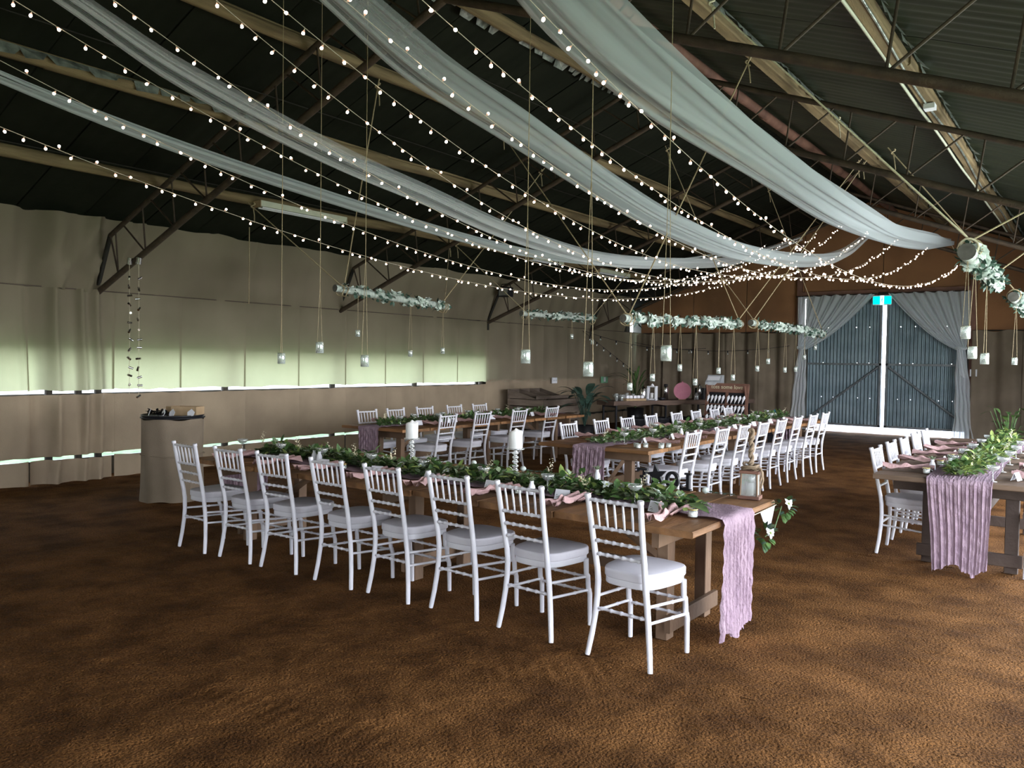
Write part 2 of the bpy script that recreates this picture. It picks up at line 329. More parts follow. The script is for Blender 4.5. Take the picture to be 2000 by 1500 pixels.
# far wall with the door opening, gable lining
wf = struct(bpy.data.objects.new('wall_far', None)); C.objects.link(wf)
m = MB(); m.box((-8.6, 20.92, 1.2), (5.0, .04, 2.6)); m.box((-.4, 20.92, 1.2), (4.3, .04, 2.6)); m.build('tin_cladding', 'tin', wf)
for x0, x1 in ((-10.8, -9.2), (-9.2, -7.7), (-7.7, -6.2), (-6.2, -4.35), (-4.35, -2.5), (-2.5, -.5), (-.5, 1.5)):
    zb = 3.36 if -6.3 < x0 < -2.6 else 2.42
    def gfn(u, v, x0=x0, x1=x1, zb=zb):
        x = x0+.006+(x1-x0-.012)*u; zt = roofz(x)-.02
        return (x, 20.84+.018*math.sin(x*4)+.014*math.sin(x*9+v*3), zb+(zt-zb)*v)
    m = MB(); m.grid(16, 10, gfn); m.build('gable_panel', 'gable', wf)
m = MB(); m.prism([(-11.2, 2.3), (-6.25, 2.3), (-6.25, 3.34), (-2.4, 3.34), (-2.4, 2.3), (1.7, 2.3), (1.7, 3.35), (RG, 5.7), (-11.2, 3.25)], 0, .03, 0, lambda p: Vector((p.x, 21.12-p.z, p.y))); m.build('gable_cladding', 'tin', wf)  # solid backing added behind the gable panels to block sky leaks
for x in (-6.28, -2.42):
    m = MB(); m.box((x, 20.76, 2.6), (.12, .10, 5.2 if 0 else 4.2)); m.build('timber_post', 'wood_red', wf)
m = MB(); m.box((-4.35, 20.77, 3.42), (3.9, .08, .12)); m.build('lintel', 'wood_red', wf)
m = MB(); m.tube([(-10.7, 20.7, 2.47), (-6.3, 20.7, 2.47)], .014, 6); m.tube([(-2.4, 20.7, 2.47), (1.4, 20.7, 2.47)], .014, 6); m.build('curtain_wire', 'steel_dark', wf)

# right and near walls with the daylight doors; right opening lengthened to light the aisle
wr = struct(bpy.data.objects.new('wall_right', None)); C.objects.link(wr)
m = MB(); m.box((1.62, 17.4, 1.7), (.05, 7.4, 3.4)); m.build('tin_cladding', 'tin', wr)
m = MB(); m.box((1.62, -4.3, 1.7), (.05, 10.4, 3.4)); m.build('tin_cladding', 'tin', wr)
m = MB(); m.box((1.62, 7.3, 3.05), (.05, 13.0, .7)); m.build('door_header', 'tin', wr)
wn = struct(bpy.data.objects.new('wall_near', None)); C.objects.link(wn)
m = MB(); m.box((-7.7, -9.5, 1.65), (7.0, .05, 3.3)); m.build('tin_cladding', 'tin', wn)
m = MB(); m.prism([(-11.15, 3.2), (1.65, 3.2), (1.65, 3.4), (RG, 5.65), (-11.15, 3.4)], 0, .05, 0, lambda p: Vector((p.x, -9.5-p.z, p.y))); m.build('gable_cladding', 'tin', wn)

# ceiling: corrugated roof sheets
ce = struct(bpy.data.objects.new('ceiling', None)); C.objects.link(ce)
def sheet(side):
    m = MB(); xe = -11.25 if side < 0 else 1.75
    def fn(u, v):
        x = xe+(RG-xe)*v; y = .80*u
        return (x, y, roofz(x)+(.007 if side > 0 else .002)*math.cos(u*2*PI*5)+(.01 if u > .97 else 0))
    m.grid(41, 2, fn, sm=True)
    return m.mesh('roof_sheet', 'roofL' if side < 0 else 'roofR')
sl_, sr_ = sheet(-1), sheet(1)
for i in range(40):
    for me in (sl_, sr_):
        o = link('roof_sheet', me, ce); o.location = (0, -9.9+.785*i, .004*(i % 2))
for sg_, xe in ((-1, -11.3), (1, 1.8)):
    m = MB(); m.add([(xe, -10, roofz(xe)+.05), (RG, -10, roofz(RG)+.05), (RG, 21.2, roofz(RG)+.05), (xe, 21.2, roofz(xe)+.05)], [(0, 1, 2, 3)]); m.build('roof_light_seal', 'roofL', ce)  # solid layer added above to stop sky leaking between roof sheets
m = MB(); m.box((RG, 5.6, roofz(RG)+.03), (.5, 31, .03)); m.build('ridge_cap', 'roofR', ce)

# purlins
PUR = [(-9.33, 'L', 'lowest log purlin on the left slope, carrying the lamps'), (-7.88, 'L', 'second log purlin up the left roof slope'),
       (-6.58, 'L', 'third log purlin up the left roof slope'), (-5.32, 'L', 'log purlin just left of the roof ridge'),
       (-4.12, 'R', 'rusty purlin just right of the roof ridge'), (-3.03, 'R', 'pale timber purlin second down the right roof slope'),
       (-1.5, 'R', 'pale timber purlin lowest on the right slope with white conduit')]
for i, (x, s_, lab) in enumerate(PUR):
    z = roofz(x)-.115; t = thing('roof_purlin', lab, 'beam', (x, 0, z))
    y = -9.4; k = 0
    while y < 20.8:
        L = min(rnd.uniform(4.1, 4.4), 20.8-y); m = MB()
        if i in (5, 6): m.cbox((rnd.uniform(-.01, .01), y+L/2, 0), (.13, L, .11), .012, 1)
        else:
            r = rnd.uniform(.058, .075)
            m.tube([(rnd.uniform(-.02, .02), y+L*q-.05*(q == 0)+.05*(q == 1), rnd.uniform(-.012, .012)) for q in (0, .25, .5, .75, 1)], [r*rnd.uniform(.9, 1.1) for _ in range(5)], 9)
        m.build('purlin_length', 'wood_red' if i == 4 else 'pole', t); y += L
    if i in (1, 2):                        # pale batten nailed along the top edge of the log
        m = MB(); m.tube([(.03, yy, .06+.008*math.sin(yy*3)) for yy in [-3+q*1.2 for q in range(20)]], .016, 6); m.build('batten', 'pole', t)
    if i == 6:
        m = MB(); m.tube([(.02+.02*math.sin(yy*1.3), yy, -.065) for yy in [-3+q*.6 for q in range(38)]], .011, 6); m.build('conduit', 'foil', t)
        m = MB(); m.tube([(-.085, yy, -.05+.01*math.sin(yy*2)) for yy in [-3+q*.8 for q in range(29)]], .014, 6); m.build('batten', 'tube', t)
        m = MB(); m.box((.03, 8.9, -.09), (.10, .12, .05)); m.build('junction_box', 'card', t)
    if i in (1, 3, 5, 6):                  # ragged torn foil lining along the purlin
        m = MB(); y = 1.5 if i != 1 else 2.5; sd = .09 if i > 3 else (-.10 if i == 3 else .08)
        yend = {1: 6.0, 3: 10.5, 5: 18, 6: 19}[i]
        while y < yend:
            L = rnd.uniform(.12, .38); w_ = rnd.uniform(.02, .075) if i != 3 else rnd.uniform(.05, .14); h = rnd.uniform(-.05, .03)
            m.add([(sd, y, .05), (sd, y+L, .05), (sd+math.copysign(w_, sd), y+L*rnd.uniform(.7, 1), h), (sd+math.copysign(w_*.7, sd), y+L*rnd.uniform(0, .3), h-.02)], [(0, 1, 2, 3)])
            y += L*rnd.uniform(.75, 1.0)
        stuff(m.build('torn_foil', 'foil', t))
# trusses
for i, y in enumerate((.97, 5.3, 9.5, 13.7, 18.0)):
    t = thing('roof_truss', 'rusty steel roof truss, '+['first, over the camera side', 'first one wholly in view, above the front chairs', 'second in view, above the near ends of the long tables', 'third in view, above the far ends of the long tables', 'last before the door wall'][i], 'truss', (0, y, 0))
    zb = lambda x: 2.46+SL*(x+10.8) if x < RG else 2.46+SL*(2*RG-x+10.8)
    for sgn, xa in ((1, -10.8), (-1, 1.4)):
        m = MB(); m.tube([(xa, 0, zb(xa)), (RG, 0, zb(RG))], .038, 8); m.build('bottom_chord', 'steel', t)
        x1 = xa+sgn*.35
        m = MB(); m.tube([(x1, 0, zb(x1)+.60), (RG, 0, zb(RG)+.62)], .032, 6); m.build('top_chord', 'steel', t)
        m = MB(); m.tube([(xa, 0, zb(xa)-.16), (xa, 0, zb(xa)+.05), (x1, 0, zb(x1)+.60)], .03, 6); m.build('end_post', 'steel_dark', t)
        for k in range(9):
            xn = xa+sgn*(.56+.655*k)
            if abs(xn-RG) < .25: continue
            m = MB(); m.tube([(xn, 0, zb(xn)), (xn-sgn*.08, 0, zb(xn-sgn*.08)+.61)], .011, 5); m.build('web', 'steel', t)
            xd = max(min(xn-sgn*.56, 1.1), -10.45)
            m = MB(); m.tube([(xn, 0, zb(xn)), (xd, 0, zb(xd)+.61)], .012, 5); m.build('web', 'steel', t)
    m = MB(); m.tube([(RG, 0, zb(RG)), (RG, 0, zb(RG)+.62)], .014, 5); m.build('king_post', 'steel', t)
# a few sag rods down the slopes between trusses
for x in (-8.9, -7.2, -5.9):
    t = thing('sag_rod', 'thin steel rod along the left roof slope '+{-8.9: 'near the wall', -7.2: 'halfway up', -5.9: 'near the ridge'}[x], 'rod', (x, 0, roofz(x)-.28))
    m = MB(); m.tube([(0, -3, 0), (0, 20.6, 0)], .006, 5); m.build('rod', 'steel_dark', t)

# ------------------------------------------------------------------ sliding door, sign, curtains
def door_leaf(n, x0, x1, sgn):
    d = struct(bpy.data.objects.new('door_%d' % n, None)); C.objects.link(d); d.location = (x0, 20.98, 0)
    W = x1-x0; NC = int(W/.083*6)+1; zs = [.15, .6, .84, .858, 1.3, 1.70, 1.718, 2.2, 2.58, 2.598, 3.0, 3.46]
    holes = {2: [(.22, 1), (.38, 1), (.70, 1), (.85, 1)], 5: [(.24, 1), (.68, 1), (.83, 1)], 8: [(.66, 1), (.83, 1), (.3, 1)]}
    vs = []; 
    for j, z in enumerate(zs):
        for i in range(NC):
            x = W*i/(NC-1); vs.append((x, .019*math.cos(2*PI*x/.083), z))
    fs = []
    for j in range(len(zs)-1):
        hc = [int((q if sgn > 0 else 1-q)*NC) for q, _ in holes.get(j, [])]
        for i in range(NC-1):
            if i in hc: continue
            fs.append((j*NC+i, j*NC+i+1, (j+1)*NC+i+1, (j+1)*NC+i))
    m = MB(); m.add(vs, fs, 0, True); m.build('corrugated_sheet', 'door', d)
    m = MB(); m.box((W/2, -.05, 1.68), (W, .04, .05)); m.build('rail', 'doorframe', d)
    m = MB(); m.box((W/2, -.05, .18), (W, .04, .05)); m.build('rail', 'doorframe', d)
    m = MB(); m.box((W/2, -.05, 3.29), (W, .04, .05)); m.build('rail', 'doorframe', d)
    xi = W-.03 if sgn > 0 else .03; xo = .03 if sgn > 0 else W-.03
    for x in (xi, xo):
        m = MB(); m.box((x, -.05, 1.73), (.05, .04, 3.14)); m.build('stile', 'doorframe', d)
    m = MB(); m.tube([(xo, -.05, .24), (xi-sgn*.04, -.05, 1.62)], .026, 8); m.build('brace', 'doorframe', d)
    return d
door_leaf(1, -6.17, -4.35, 1)
door_leaf(2, -4.265, -2.42, -1)
s = thing('exit_sign', 'green glowing exit sign with a white running figure above the double door', 'sign', (-4.31, 20.62, 3.21))
s.scale = (.84, 1, .84)
m = MB(); m.cbox((0, .02, 0), (.50, .06, .28), .02, 1); m.build('housing', 'card', s)
m = MB(); m.box((-.145, -.014, 0), (.19, .006, .22)); m.box((.145, -.014, 0), (.19, .006, .22)); m.build('green_panel', 'exit', s)
m = MB(); m.box((0, -.014, 0), (.10, .006, .25)); m.build('white_panel', 'exitw', s)
m = MB()                                    # running figure in the doorway
m.lathe([(0, -.018), (.018, 0), (0, .018)], (0.01, -.019, .07), 8)
m.tube([(.005, -.019, .05), (-.008, -.019, -.005)], .013, 5); m.tube([(-.008, -.019, -.005), (.018, -.019, -.035), (.008, -.019, -.08)], .008, 5)
m.tube([(-.008, -.019, -.005), (-.022, -.019, -.045), (-.045, -.019, -.05)], .008, 5); m.tube([(.003, -.019, .04), (-.03, -.019, .02), (-.04, -.019, .04)], .006, 5)
m.tube([(.003, -.019, .04), (.03, -.019, .015), (.042, -.019, .03)], .006, 5); m.build('running_figure', 'exit', s)
m = MB(); m.box((0, .09, .19), (.24, .03, .10)); m.tube([(-.15, .06, .14), (-.1, .05, .2), (.08, .05, .2), (.16, .06, .15)], .008, 6); m.build('bracket', 'steel_dark', s)

# tulle swags on each side of the door
def door_drape(side, label):
    xo = -6.27 if side < 0 else -2.46; xi = -4.46 if side < 0 else -4.18; tie = -6.14 if side < 0 else -2.62
    t = thing('tulle_curtain', label, 'curtain', (xo, 20.55, 0))
    m = MB(); sg = -side
    def fn(u, v):                           # u: outer 0 -> inner 1, v: top 0 -> tie 1
        xt = xo+(xi-xo)*u; P0 = Vector((xt, 0, 3.36+.015*math.sin(u*40))); P2 = Vector((tie+sg*(-.10+.20*u), 0, 2.08-.05*u))
        P1 = Vector((xo+(xi-xo)*u*.52, 0, 2.45-.12*u))
        p = P0*(1-v)**2+P1*2*v*(1-v)+P2*v*v
        d = .05*math.sin(u*46+v*1.5)*(1-.6*v)+.025*math.sin(u*90+1)
        return (p.x-xo, d, p.z)
    m.grid(110, 22, fn); m.build('swag', 'tulle_door', t)
    m = MB()
    def f2(u, v):
        wid = .16+.30*v+.03*math.sin(v*6); x = tie-xo+sg*(-.5+u)*wid-sg*.10*v
        return (x+.01*math.sin(v*20+u*5), .05*math.sin(u*26+v*2)*(.5+v*.5), 2.06-v*2.04+.03*v*math.sin(u*9))
    m.grid(40, 20, f2); m.build('tail', 'tulle_door', t)
    m = MB(); m.tube([(tie-xo+.10*math.cos(a), .07*math.sin(a), 2.07+.02*math.sin(2*a)) for a in [2*PI*k/14 for k in range(15)]], .03, 6)
    def f3(u, v): return (tie-xo-side*(.02-.10*v)+(.09+.05*v)*(u-.5), -.09+.03*math.sin(u*12), 2.05-.62*v+.03*math.sin(u*8))
    m.grid(10, 8, f3); m.build('tieback', 'tulle_door', t)
    m = MB(); m.tube([(-.05, .02, 3.36), (xi-xo+.05, .02, 3.37)], .012, 6); m.build('rod', 'steel_dark', t)
door_drape(-1, 'white tulle swag tied back on the left side of the double door')
door_drape(1, 'white tulle swag tied back on the right side of the double door')

def hess_curtain(x0, x1, n, label):
    t = thing('hessian_curtain', label, 'curtain', (x0, 20.62, 0)); W = (x1-x0)/n
    for k in range(n):
        ph = rnd.random()*6; a = rnd.uniform(.06, .085)
        def fn(u, v, k=k, ph=ph, a=a):
            x = k*W+W*u*1.02
            return (x, a*math.sin(x*9+ph+v*.7)+.02*math.sin(x*23+ph), .03+2.43*v+.02*math.sin(x*11)*v-.02*(1-v)*math.sin(x*6))
        m = MB(); m.grid(26, 8, fn); m.build('curtain_drop', 'hessian_dark', t)
hess_curtain(-10.85, -6.32, 5, 'brown hessian curtain hanging behind the bar, left of the door')
hess_curtain(-2.40, 1.45, 4, 'brown hessian curtain hanging to the right of the door')

# ------------------------------------------------------------------ chairs
def pw_(P, z):
    for (a, b), (c, d) in zip(P[:-1], P[1:]):
        if z <= c: return b+(d-b)*(z-a)/(c-a)
    return P[-1][1]
def yz(z): return pw_([(0, 0), (.10, .014), (.20, .024), (.28, .028), (.36, .027), (.43, .022), (.50, .012), (.574, -.003), (.65, -.019), (.73, -.037), (.83, -.055), (.93, -.074)], z)
def xz(z): return pw_([(0, .205), (.10, .190), (.20, .177), (.28, .168), (.36, .160), (.43, .155), (.50, .155), (.60, .159), (.75, .163), (.93, .171)], z)
def node_rail(p0, p1, r, nodes, rn):
    p0, p1 = Vector(p0), Vector(p1); L = (p1-p0).length; pts = [(0, r)]
    for q in nodes:
        e = .011/L; pts += [(q-e, r), (q-e*.45, rn), (q+e*.45, rn), (q+e, r)]
    pts.append((1, r)); m = MB(); m.tube([p0.lerp(p1, q) for q, _ in pts], [b for _, b in pts], 7); return m
def outline(sx, y0, y1, n=28, k=3.6):
    o = []
    for i in range(n):
        a = 2*PI*i/n; c, s_ = math.cos(a), math.sin(a)
        x = math.copysign(abs(c)**(2/k), c); y = math.copysign(abs(s_)**(2/k), s_)
        wq = sx*(.89+.11*y); o.append((x*wq, (y0+y1)/2+(y1-y0)/2*y))
    return o
def loops(m, sx, y0, y1, prof, mi=0):
    o = outline(sx, y0, y1); n = len(o); cy = (y0+y1)/2; vs = []
    for k, z in prof: vs += [(x*k, cy+(y-cy)*k, z) for x, y in o]
    fs = [(i*n+j, i*n+(j+1) % n, (i+1)*n+(j+1) % n, (i+1)*n+j) for i in range(len(prof)-1) for j in range(n)]
    m.add(vs, fs, mi, True); m.add(vs[:n], [tuple(range(n-1, -1, -1))], mi); m.add(vs[-n:], [tuple(range(n))], mi, True)
def make_chair(label, group):
    t = thing('chiavari_chair', label, 'chair', (0, 0, 0), 0, group); WM = 'white_metal'
    for s_ in (-1, 1):
        zs = [0, .012, .12, .24, .34, .43, .50, .58, .68, .78, .86, .901, .905, .921, .925]
        rs = [.0135, .0150, .0160, .0165, .0172, .0180, .0168, .0165, .0162, .0160, .0158, .0155, .0185, .0185, .0160]
        m = MB(); m.tube([(s_*xz(z), yz(z), z) for z in zs], rs, 10); m.build('back_post', WM, t)
        m = MB(); m.tube([(s_*.190, .418-.006*q, z) for q, z in enumerate((0, .2, .215, .225, .24, .305, .315, .325, .335, .43))], [.014, .016, .016, .0185, .016, .016, .0185, .0185, .016, .017], 9); m.build('leg', WM, t)
        for z in (.325, .238):
            node_rail((s_*xz(z), yz(z), z+.012), (s_*.19, .405, z-.012), .0088, (.62,), .0115).build('stretcher', WM, t)
    m = MB(); loops(m, .206, .035, .440, [(.98, .414), (1, .418), (1, .421), (1, .446), (1, .449), (.98, .452)]); m.build('seat', WM, t)
    m = MB(); loops(m, .214, .030, .452, [(.985, .452), (1, .456), (1, .459), (1, .472), (1, .487), (1, .490), (.993, .496), (.978, .500), (.95, .502), (.5, .505), (.02, .506)]); m.build('cushion', 'cushion', t)
    m = node_rail((-xz(.893), yz(.893), .893), (xz(.893), yz(.893), .893), .0098, (.14, .29, .43, .57, .71, .86), .0125); m.build('crest_rail', WM, t)
    for z in (.74, .662, .585):
        node_rail((-xz(z), yz(z), z), (xz(z), yz(z), z), .0088, (.1, .26, .42, .58, .74, .9), .0122).build('back_rail', WM, t)
    for k in range(5):
        x = -.112+.056*k; m = MB(); m.tube([(x, yz(.893), .893), (x, yz(.87), .87), (x*.985, yz(.82), .82), (x*.97, yz(.75), .75), (x*.97, yz(.74), .74)], [.0055, .0065, .0082, .0062, .0055], 6); m.build('spindle', WM, t)
    node_rail((-xz(.27), yz(.27), .27), (xz(.27), yz(.27), .27), .0088, (.12, .3, .5, .7, .88), .0122).build('stretcher', WM, t)
    for z in (.305, .215): node_rail((-.19, .405, z), (.19, .405, z), .0085, (.12, .3, .5, .7, .88), .0118).build('stretcher', WM, t)
    return t
HEAD = [((-6.407, 3.848), (-5.995, 3.831)), ((-5.823, 3.861), (-5.429, 3.863)), ((-5.286, 3.878), (-4.91, 3.894)), ((-4.679, 3.898), (-4.274, 3.885)),
        ((-4.135, 3.917), (-3.724, 3.898)), ((-3.549, 3.939), (-3.156, 3.919)), ((-2.973, 3.915), (-2.56, 3.888)), ((-2.301, 3.864), (-1.891, 3.829))]
chair0 = None
def put_chair(x, y, rz, label, group):
    global chair0
    if chair0 is None:
        chair0 = make_chair(label, group); chair0.location = (x, y, -.008); chair0.rotation_euler = (0, 0, rz)
    else: dup(chair0, (x, y, -.008), rz, label, group)
for i, (a, b) in enumerate(HEAD[::-1]):
    put_chair((a[0]+b[0])/2, (a[1]+b[1])/2, math.atan2(b[1]-a[1], b[0]-a[0]), 'white spindle-back chair at the long front table, '+ORD[i]+(' to' if i == 0 else ' from')+' the lantern end', 'chairs along the front of the head table')
CR = [(-3.60, 8.08), (-3.55, 8.78), (-3.55, 9.46), (-3.54, 10.12), (-3.52, 10.76), (-3.53, 11.5), (-3.52, 12.22), (-3.52, 12.86)]
for i, (x, y) in enumerate(CR): put_chair(x, y, PI/2+rnd.uniform(-.03, .03), 'white spindle-back chair on the right of the middle table, '+ORF[i]+' from the front', 'chairs on the right of the middle table')
CL = [(-5.105, 8.15), (-5.10, 8.92), (-5.09, 9.6), (-5.08, 10.28), (-5.07, 11.1), (-5.05, 11.76), (-5.05, 12.5), (-5.05, 13.08)]
for i, (x, y) in enumerate(CL): put_chair(x, y, -PI/2+rnd.uniform(-.03, .03), 'white spindle-back chair on the bar side of the middle table, '+ORF[i]+' from the front', 'chairs on the left of the middle table')
for i, (x, y) in enumerate([(-7.12, 8.12), (-7.115, 8.86), (-7.11, 9.74), (-7.23, 10.8)]): put_chair(x, y, PI/2+rnd.uniform(-.04, .04), 'white spindle-back chair facing the wall at the back left table, '+ORF[i]+' from front', 'chairs on the right of the back left table')
for i, (x, y) in enumerate([(-8.375, 7.95), (-8.37, 8.52), (-8.37, 9.15), (-8.37, 9.85), (-8.37, 10.5)]): put_chair(x, y, -PI/2+rnd.uniform(-.05, .05), 'white spindle-back chair on the wall side of the back left table, '+ORF[i]+' from front', 'chairs on the left of the back left table')
for i, (x, y) in enumerate([(-1.575, 7.78), (-1.585, 8.46), (-1.575, 9.02), (-1.59, 9.74), (-1.59, 10.3)]): put_chair(x, y, -PI/2+rnd.uniform(-.03, .03), 'white spindle-back chair left of the right-hand table, '+ORF[i]+' from the front', 'chairs on the left of the right table')
put_chair(-.04, 7.58, PI/2, 'white spindle-back chair at the right picture edge, under the right-hand table', 'chairs on the right of the right table')

# ------------------------------------------------------------------ tables
ZT = .74
def make_table(loc, rz, L, W, label, pw=(.24, .36), PM='plank', WM='wood'):
    t = thing('trestle_table', label, 'table', loc, rz, 'long timber tables'); x = -L/2
    while x < L/2-.01:
        w_ = rnd.uniform(*pw); w_ = min(w_, L/2-x)
        if L/2-(x+w_) < .12: w_ = L/2-x
        th = rnd.uniform(.036, .042); m = MB(); m.cbox((0, 0, 0), (w_-.008, W+rnd.uniform(-.04, .02), th), .006, 1)
        o = m.build('plank', PM, t); o.location = (x+w_/2, rnd.uniform(-.006, .006), ZT-th/2-rnd.uniform(0, .006)); x += w_
    for xs in (-L/2+.34, 0, L/2-.34):
        m = MB(); m.cbox((xs+(.06 if xs > 0 else -.06), 0, ZT-.095), (.045, W-.22, .105), .004, 1); m.build('bearer', WM, t)
        for s_ in (-1, 1):
            m = MB(); m.cbox((xs, s_*(W/2-.38), .345), (.075, .095, .70), .004, 2); m.build('leg', WM, t)
        m = MB(); m.cbox((xs+(.055 if xs > 0 else -.055), 0, .10), (.035, W-.60, .10), .004, 1); m.build('foot_rail', WM, t)
    for s_ in (-1, 1):
        a = Vector((s_*(L/2-.36), 0, .30)); b = Vector((s_*(L/2-1.0), 0, ZT-.06)); m = MB(); m.tube([a, b], .03, 4, sm=False); m.build('brace', WM, t)
    m = MB(); m.cbox((0, 0, .32), (L-.7, .04, .09), .004, 0); m.build('spine_rail', WM, t)
    return t
make_table((-4.12, 4.67, 0), 0, 4.76, 1.32, 'long timber head table nearest the camera, with the lantern on its right end')
make_table((-4.38, 10.65, 0), PI/2, 6.6, 1.34, 'long timber table in the middle, leading towards the door')
make_table((-7.72, 9.55, 0), PI/2, 4.4, 1.16, 'long timber table at the back left, beside the hessian wall')
make_table((-.86, 9.4, 0), PI/2, 4.4, 1.36, 'long timber table at the right edge of the picture', PM='plank_grey', WM='wood_dark')

def runner(loc, rz, L, W, hl, hr, label, yo=0):
    t = thing('table_runner', label, 'cloth', loc, rz, 'pink cheesecloth table runners'); m = MB()
    S = [];                                   # arc-length stations: left hang, top, right hang
    tot = hl+L+hr; n = 150; ph = rnd.random()*6; rr = [rnd.uniform(-.03, .03) for _ in range(60)]
    us = [hl*i/24 for i in range(24)]+[hl+L*i/90 for i in range(90)]+[hl+L+hr*i/26 for i in range(27)]
    nv = 110; vs = []
    for s_ in us:
        for j in range(nv):
            v = j/(nv-1); y = (v-.5)*W*(1+.06*math.sin(s_*1.7+ph))+yo+.03*math.sin(s_*1.1+ph)
            q = .0065*math.sin(v*48+1.2*math.sin(s_*2.1))+.0045*math.sin(v*101+1.5*math.sin(s_*5)+s_)+.0030*math.sin(v*203+2*math.sin(s_*9+ph))
            if hl <= s_ <= hl+L:
                x = -L/2+(s_-hl); z = ZT+.006+.35*abs(q)+.004*(1+math.sin(s_*31+v*9))+.012*max(0, abs(v-.5)*2-.8)*abs(math.sin(s_*17+v*3))
                e = min(s_-hl, hl+L-s_)
                if e < .03: z = z*(e/.03)+(ZT+.01)*(1-e/.03)
            else:
                left = s_ < hl; h = (hl-s_) if left else (s_-hl-L); H = hl if left else hr; sg = -1 if left else 1
                k = h/max(H, .01); hh = h*(1+rr[int(v*14)]*k*.9+.05*k*math.sin(v*9+ph)); nar = 1-.12*k*(1 if H > .5 else .2)
                y = (y-yo)*nar+yo
                x = sg*(L/2+.014+q*1.3*min(1, h*8)+.004*math.sin(hh*60+v*20)); z = ZT+.008-hh
            vs.append((x, y, z))
    nu = len(us); fs = [(i*nv+j, (i+1)*nv+j, (i+1)*nv+j+1, i*nv+j+1) for i in range(nu-1) for j in range(nv-1)]
    m.add(vs, fs, 0, True); m.build('cloth', 'pink', t)
    return t
runner((-4.12, 4.67, 0), 0, 4.78, .50, .40, .70, 'dusty pink cheesecloth runner on the head table, falling almost to the dirt', -.07)
runner((-4.38, 10.65, 0), PI/2, 6.62, .40, .42, .42, 'dusty pink cheesecloth runner on the middle table', 0)
runner((-7.72, 9.55, 0), PI/2, 4.42, .40, .40, .40, 'dusty pink cheesecloth runner on the back left table', .05)
runner((-.86, 9.4, 0), PI/2, 4.42, .45, .71, .3, 'wide pink cheesecloth runner hanging off the right-hand table', .04)

# greenery down each table
def flower_mesh():
    m = MB()
    for k in range(9):
        a = k*2.4; e = .25+.08*k; d = Vector((math.cos(a)*math.cos(e), math.sin(a)*math.cos(e), math.sin(e)))
        m.leaf((0, 0, 0), d, (0, 0, 1), .034+.01*math.sin(k*7), .026, 0, .3)
    m.lathe([(.006, 0), (.009, .008), (0, .015)], (0, 0, 0), 6, 1)
    return m.mesh('flower', ['petal', 'leaf3'])
def cream_mesh():
    m = MB()
    for k in range(26):
        t_ = k/25; p = (.012*math.sin(k*2), .02*t_*math.sin(k), .12*t_)
        m.leaf(p, (math.cos(k*2.4), math.sin(k*2.4), .8), (0, 0, 1), .028*(1.2-t_), .012, 0, .1)
    return m.mesh('cream_sprig', ['cream'])
FLW, CRM = flower_mesh(), cream_mesh()
def garland(loc, rz, L, label, n, hw=.15, ht=.10, fl=14, mixw=(.62, .28, .10), size=1.0, yo=0):
    t = thing('leaf_garland', label, 'garland', loc, rz, 'leafy table garlands'); m = MB(); ph = rnd.random()*6
    for k in range(n):
        s_ = rnd.uniform(-.5, .5); x = s_*L; cy = yo+.04*math.sin(x*2.1+ph); lump = .6+.4*math.sin(x*5+ph)**2
        end = min(1, (.5-abs(s_))*L/.25+.35)
        a = rnd.uniform(0, 2*PI); rr = math.sqrt(rnd.random()); y = cy+hw*end*rr*math.cos(a); z = ZT+.02+ht*lump*end*abs(rr*math.sin(a))*rnd.uniform(.4, 1)
        d = (rnd.uniform(-1, 1), .6*math.cos(a)+rnd.uniform(-.7, .7), rnd.uniform(-.1, .75))
        q = rnd.random(); mi = 0 if q < mixw[0] else (1 if q < mixw[0]+mixw[1] else 2)
        Ln = rnd.uniform(.045, .095)*size if mi != 1 else rnd.uniform(.035, .055)*size
        m.leaf((x, y, z), d, (rnd.uniform(-.3, .3), rnd.uniform(-.3, .3), 1), Ln, Ln*(.5 if mi == 0 else .8 if mi == 1 else .4), mi, rnd.uniform(0, .4))
    pts = [(x, yo+.04*math.sin(x*2.1+ph), ZT+.022) for x in [-L/2+.1+(L-.2)*i/30 for i in range(31)]]
    m.tube(pts, .008, 5, 0)
    stuff(m.build('foliage', ['leaf', 'leaf2', 'leaf3'], t))
    for k in range(fl):
        x = (-.5+(k+.5)/fl)*L+rnd.uniform(-.08, .08); me = FLW if k % 3 else CRM
        o = link('flower' if k % 3 else 'cream_sprig', me, t); o.location = (x, yo+rnd.uniform(-.10, .06)+.04*math.sin(x*2.1+ph), ZT+.075+rnd.uniform(0, .03)); o.rotation_euler = (rnd.uniform(-.6, .6), rnd.uniform(-.6, .6), rnd.uniform(0, 6))
    return t
g = garland((-4.12, 4.67, 0), 0, 4.3, 'dark green leaf garland with cream flowers along the head table', 2400, .125, .14, 30, (.60, .26, .14), 1.1, -.08)
for (x, y, a, L) in [(2.08, -.16, -.5, .26), (1.95, -.22, -.9, .2), (2.0, -.05, .1, .2), (.9, .0, 1.2, .16), (-.5, -.02, 2.0, .15)]:
    m = MB(); m.leaf((0, 0, 0), (math.cos(a), math.sin(a), .12), (0, 0, 1), L, L*.42, 0, .18); o = m.build('large_leaf', 'leaf', g); o.location = (x, y, ZT+.05)
garland((-4.38, 10.65, 0), PI/2, 6.3, 'sage and green leaf garland along the middle table', 2400, .17, .12, 16, (.5, .42, .08), 1.1)
garland((-7.72, 9.55, 0), PI/2, 4.1, 'dark leaf garland along the back left table', 1300, .16, .10, 9, (.75, .2, .05), 1.1, .0)
garland((-.86, 9.4, 0), PI/2, 4.1, 'bright green leaf garland along the right-hand table', 1700, .115, .16, 8, (.35, .2, .45), 1.15, .03)

